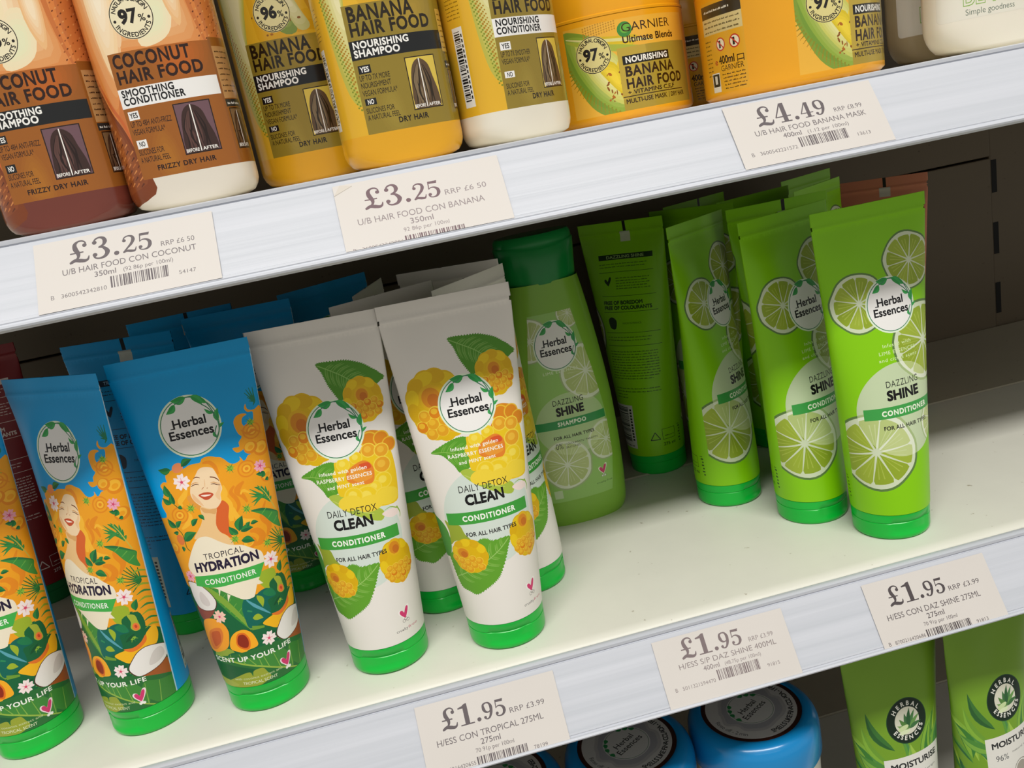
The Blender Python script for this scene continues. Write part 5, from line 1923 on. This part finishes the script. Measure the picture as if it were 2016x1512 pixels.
def lime_shampoo():
    A = Art()
    U = SPER * 500
    A.part = 'front_label'
    lab = [(-26, 21), (25, 21), (30, 50), (30, 82), (26, 120), (19, 166), (-22, 166), (-27, 120), (-31, 82), (-31, 50)]
    lab = catmull(lab, True, 1)
    A.poly(lab, '#9CCB6A')
    p, q = lime_palette(1), ('#C6D6A4', '#E6EED6', '#CBDA9A', '#D3E0A6', '#DBE6B4')
    A.clip = lab
    A.slice(-22, 148, 17, p, .3)
    A.slice(15, 163, 11, p, .1)
    A.slice(20, 118, 22, p, .2)
    A.slice(-8, 50, 20, p, .2)
    A.slice(26, 62, 16, p, .4)
    A.clip = None
    disc = [(1.0 + 27.5 * math.cos(t), 81 + 24 * math.sin(t)) for t in np.linspace(0, 2 * pi, 64, endpoint=False)]
    A.poly(disc, '#BCD79C')
    A.clip = disc
    A.slice(-8, 50, 20, q, .2)
    A.slice(26, 62, 16, q, .4)
    A.slice(20, 118, 22, q, .2)
    A.clip = None
    A.text('LIME ESSENCES', -15, 121, 2.1, '#E4F0CC', 14, .01, .1)
    A.heart(19, 36, .95, '#E9F2D8')
    A.bunny(19, 36, .95, '#4C6A34', '#E6EEDA')
    A.text('cruelty free', 12, 28.6, 1.5, '#4C6A34', 26)
    A.rect(-22, 24, -15.5, 30.5, '#C9DDB0')
    A.part = 'name_panel'
    A.text('DAZZLING', -11.5, 96.8, 4.1, '#1B1A1C', 13.3, .0, .03)
    A.text('SHINE', -9.6, 88.8, 5.8, '#131214', 12.2, .055)
    A.rect(-27, 79, 29, 85.4, '#3C9B56')
    A.text('SHAMPOO', -10, 80.8, 3.0, '#EEF6DF', 12.4, .045, .1)
    A.text('FOR ALL HAIR TYPES', -14.8, 70.8, 2.3, '#2A2C26', 17.2, .03, .02)
    A.text('0%', -14.5, 63.2, 4.4, '#3A4230', -8.6, .0)
    A.text('COLOURANTS / PARAFFIN', -6.8, 65.6, 1.5, '#3A4230', 19)
    A.text('SILICONES', -6.8, 63.0, 1.5, '#3A4230', 4.5)
    A.part = 'body'
    A.badge(-1.0, 141.5, 1.14)
    return canvas(A, -U, U, 0, 188, 2.6, SSURF, '#86B83C', 'plastic', 'lime_shampoo')


def loft_ellipse(name, rings, m, n=64):
    """stack of elliptical rings (rx, ry, z)"""
    V, F = [], []
    for rx, ry, z in rings:
        for k in range(n):
            t = 2 * pi * k / n
            V.append((rx * math.sin(t), -ry * math.cos(t), z if not callable(z) else z(t)))
    for i in range(len(rings) - 1):
        for k in range(n):
            a, b = i * n + k, i * n + (k + 1) % n
            F.append((a, b, b + n, a + n))
    F.append(tuple(range(n))[::-1])
    F.append(tuple(range((len(rings) - 1) * n, len(rings) * n)))
    me = mesh(name, V, F, [m])
    me.set_sharp_from_angle(angle=math.radians(35))
    return me


dip = lambda h: (lambda t: h - .0035 * max(0, math.cos(t)) ** 3)
SCAP = loft_ellipse('shampoo_cap', [(.0268, .0198, .1865), (.0272, .0202, .1870), (.0298, .0206, dip(.2150)), (.0294, .0202, dip(.2158)), (.0290, .0198, .2158), (.0288, .0196, .2200), (.0272, .0182, .2222), (.010, .008, .2228)], mat('#148A3E', 'cap'))
SHB = lime_shampoo()
root = bottle(SHB, SCAP, 'shampoo_bottle', .2804, .174, .03, 'pale green shampoo bottle with a dark green cap, between white and lime tubes', 'bottle', None, z=0)


# ---------------------------------------------------------------- white bottles at the right end of the top shelf
WSURF, WPER = super_loft(.046, .018, 2.8, bottle_prof(.17, .2, .5, .018, .046, .018))


def white_bottle(base):
    A = Art()
    U = WPER * 500
    A.part = 'front_label'
    A.rect(-49, 15.6, 17, 90, '#E2DCCB', 2.5)
    A.rect(-48.7, 15.9, 16.7, 89.7, '#E6E1D2', 2.3)
    A.text('BE KIND', -36, 22.6, 9.0, '#86B04A', 8, .03)
    A.text('BE KIND', -36, 22.6, 9.0, '#E6E1D2', 8, -.008)
    A.text('Simple goodness', -34.5, 17.6, 3.0, '#5A6A5C', -7.0, -.004)
    A.rect(38, 18, 41, 60, '#6E7A52')
    A.part = 'body'
    return canvas(A, -U, U, -2.4, 197.6, 3.2, raised(WSURF), base, 'plastic', 'white_bottle')


WB, WB2 = white_bottle('#EAE3D2'), white_bottle('#B3A27E')  # second base is tan: shade painted into a white bottle's colour
K3 = lathe('cap_white', [(.018, .1985), (.019, .199), (.019, .222), (.0175, .2245), (.001, .225)], mat('#ECE7DA', 'plastic'), 56)
bottle(WB, K3, 'body_wash_bottle', .5405, .0205, 0, 'white bottle with handwritten green lettering at the right end of the top shelf', 'bottle', None)
bottle(WB2, K3, 'body_wash_bottle', .5690, .098, .0, 'white bottle tinted beige as painted shade, standing back between the yellow tub and the white bottle', 'bottle', None)


# ---------------------------------------------------------------- blue pots on the bottom shelf
PR = .045
PH = .0836
POT = lathe('pot_body', [(.036, 0), (.0405, .0006), (.0415, .003), (.0425, .030), (.0432, .0545), (.040, .0550)], mat('#DAD8CF', 'plastic'), 72)
POTLID = lathe('pot_lid', [(.0425, .0540), (.0446, .0544), (.0450, .0555), (.0450, .0700), (.0446, .0745), (.0432, .0785), (.0412, .0812), (.0392, .0826), (.0368, .0834), (.0350, .0836), (.0345, .0833), (.0344, .0826), (.001, .0826)], mat('#0F86C6', 'gloss'), 96)


def pot_disc():
    A = Art()
    ts = np.linspace(0, 2 * pi, 64, endpoint=False)
    A.ell(0, 0, 34.2, 34.2, 0, '#3A1F16', 72)
    A.ell(0, 0, 31.2, 31.2, 0, '#C9C8C4', 72)
    P = []
    for k in range(60):
        t = 2 * pi * k / 60
        P.append(((20.6 + 1.2 * math.sin(7 * t) + .8 * math.sin(11 * t)) * math.cos(t), (20.6 + 1.1 * math.sin(5 * t)) * math.sin(t)))
    A.spl([(x * 1.12, y * 1.12) for x, y in P], '#B4B3B2', 1)
    A.spl(P, '#A3A3A8', 1)
    A.ell(0, 0, 16.4, 16.4, 0, '#D2D2CE', 48)
    A.ring(0, 0, 15.6, 15.2, '#6E8E78', 48)
    for a in (-70, -52, -34, 24, 42, 60, 84):
        t = math.radians(90 + a)
        c = (15.5 * math.cos(t), 15.5 * math.sin(t))
        A.leaf(c, (c[0] + 4.6 * math.cos(t + 1.9), c[1] + 4.6 * math.sin(t + 1.9)), 3.0, '#2F8A4C', None)
    A.text('Herbal', -9, .6, 4.4, '#2A2A2C', 8.8, .01)
    A.text('Essences', -11.8, -5.2, 4.4, '#2A2A2C', 11.4, .01)
    A.arctext('SMELLS LIKE PINA COLADA - I PROMISE!', 0, 0, 28.6, 3.4, '#2E2E30', 205, 60, .03, inward=True)
    A.arctext('Rinse off - 2 min', 0, 0, 28.6, 3.0, '#5A5A5C', 292, 240, .0, inward=True)

    def f(u, v):
        return np.stack([u, v, np.full_like(u, .08285)], 1)
    u0_ = 34.2
    # keep only the round label: everything outside stays with the lid
    return canvas_round(A, u0_, f)


def canvas_round(A, R, f):
    for i in range(len(A.items)):
        L, c, p, cl = A.items[i]
        A.items[i] = (L, c, 'lid_label', cl)
    ms = canvas(A, -R - 1, R + 1, -R - 1, R + 1, 4, numnorm(f), '#0F86C6', 'plastic', 'pot_disc', 'drop')
    return ms['lid_label']


PDISC = pot_disc()


def pot(x, y, z, rot, label, group='blue pots on the bottom shelf'):
    root = empty('hair_mask_pot', (x, y, z), rot)
    tag(root, label, 'pot', group)
    link('body', POT, root)
    li = link('lid', POTLID, root)
    link('lid_label', PDISC, li)


for x, y, rot, which in ((.3515, .0495, .55, 'nearest to the aloe tubes'), (.2607, .0505, .55, 'in the middle of the three'), (.1690, .0500, -.1, 'leftmost, mostly hidden by the ticket rail')):
    pot(x, y, -S + PH, rot, 'blue-lidded pot on top of its stack, ' + which)
    pot(x, y, -S, rot + .6, 'lower blue-lidded pot carrying the pot ' + which)
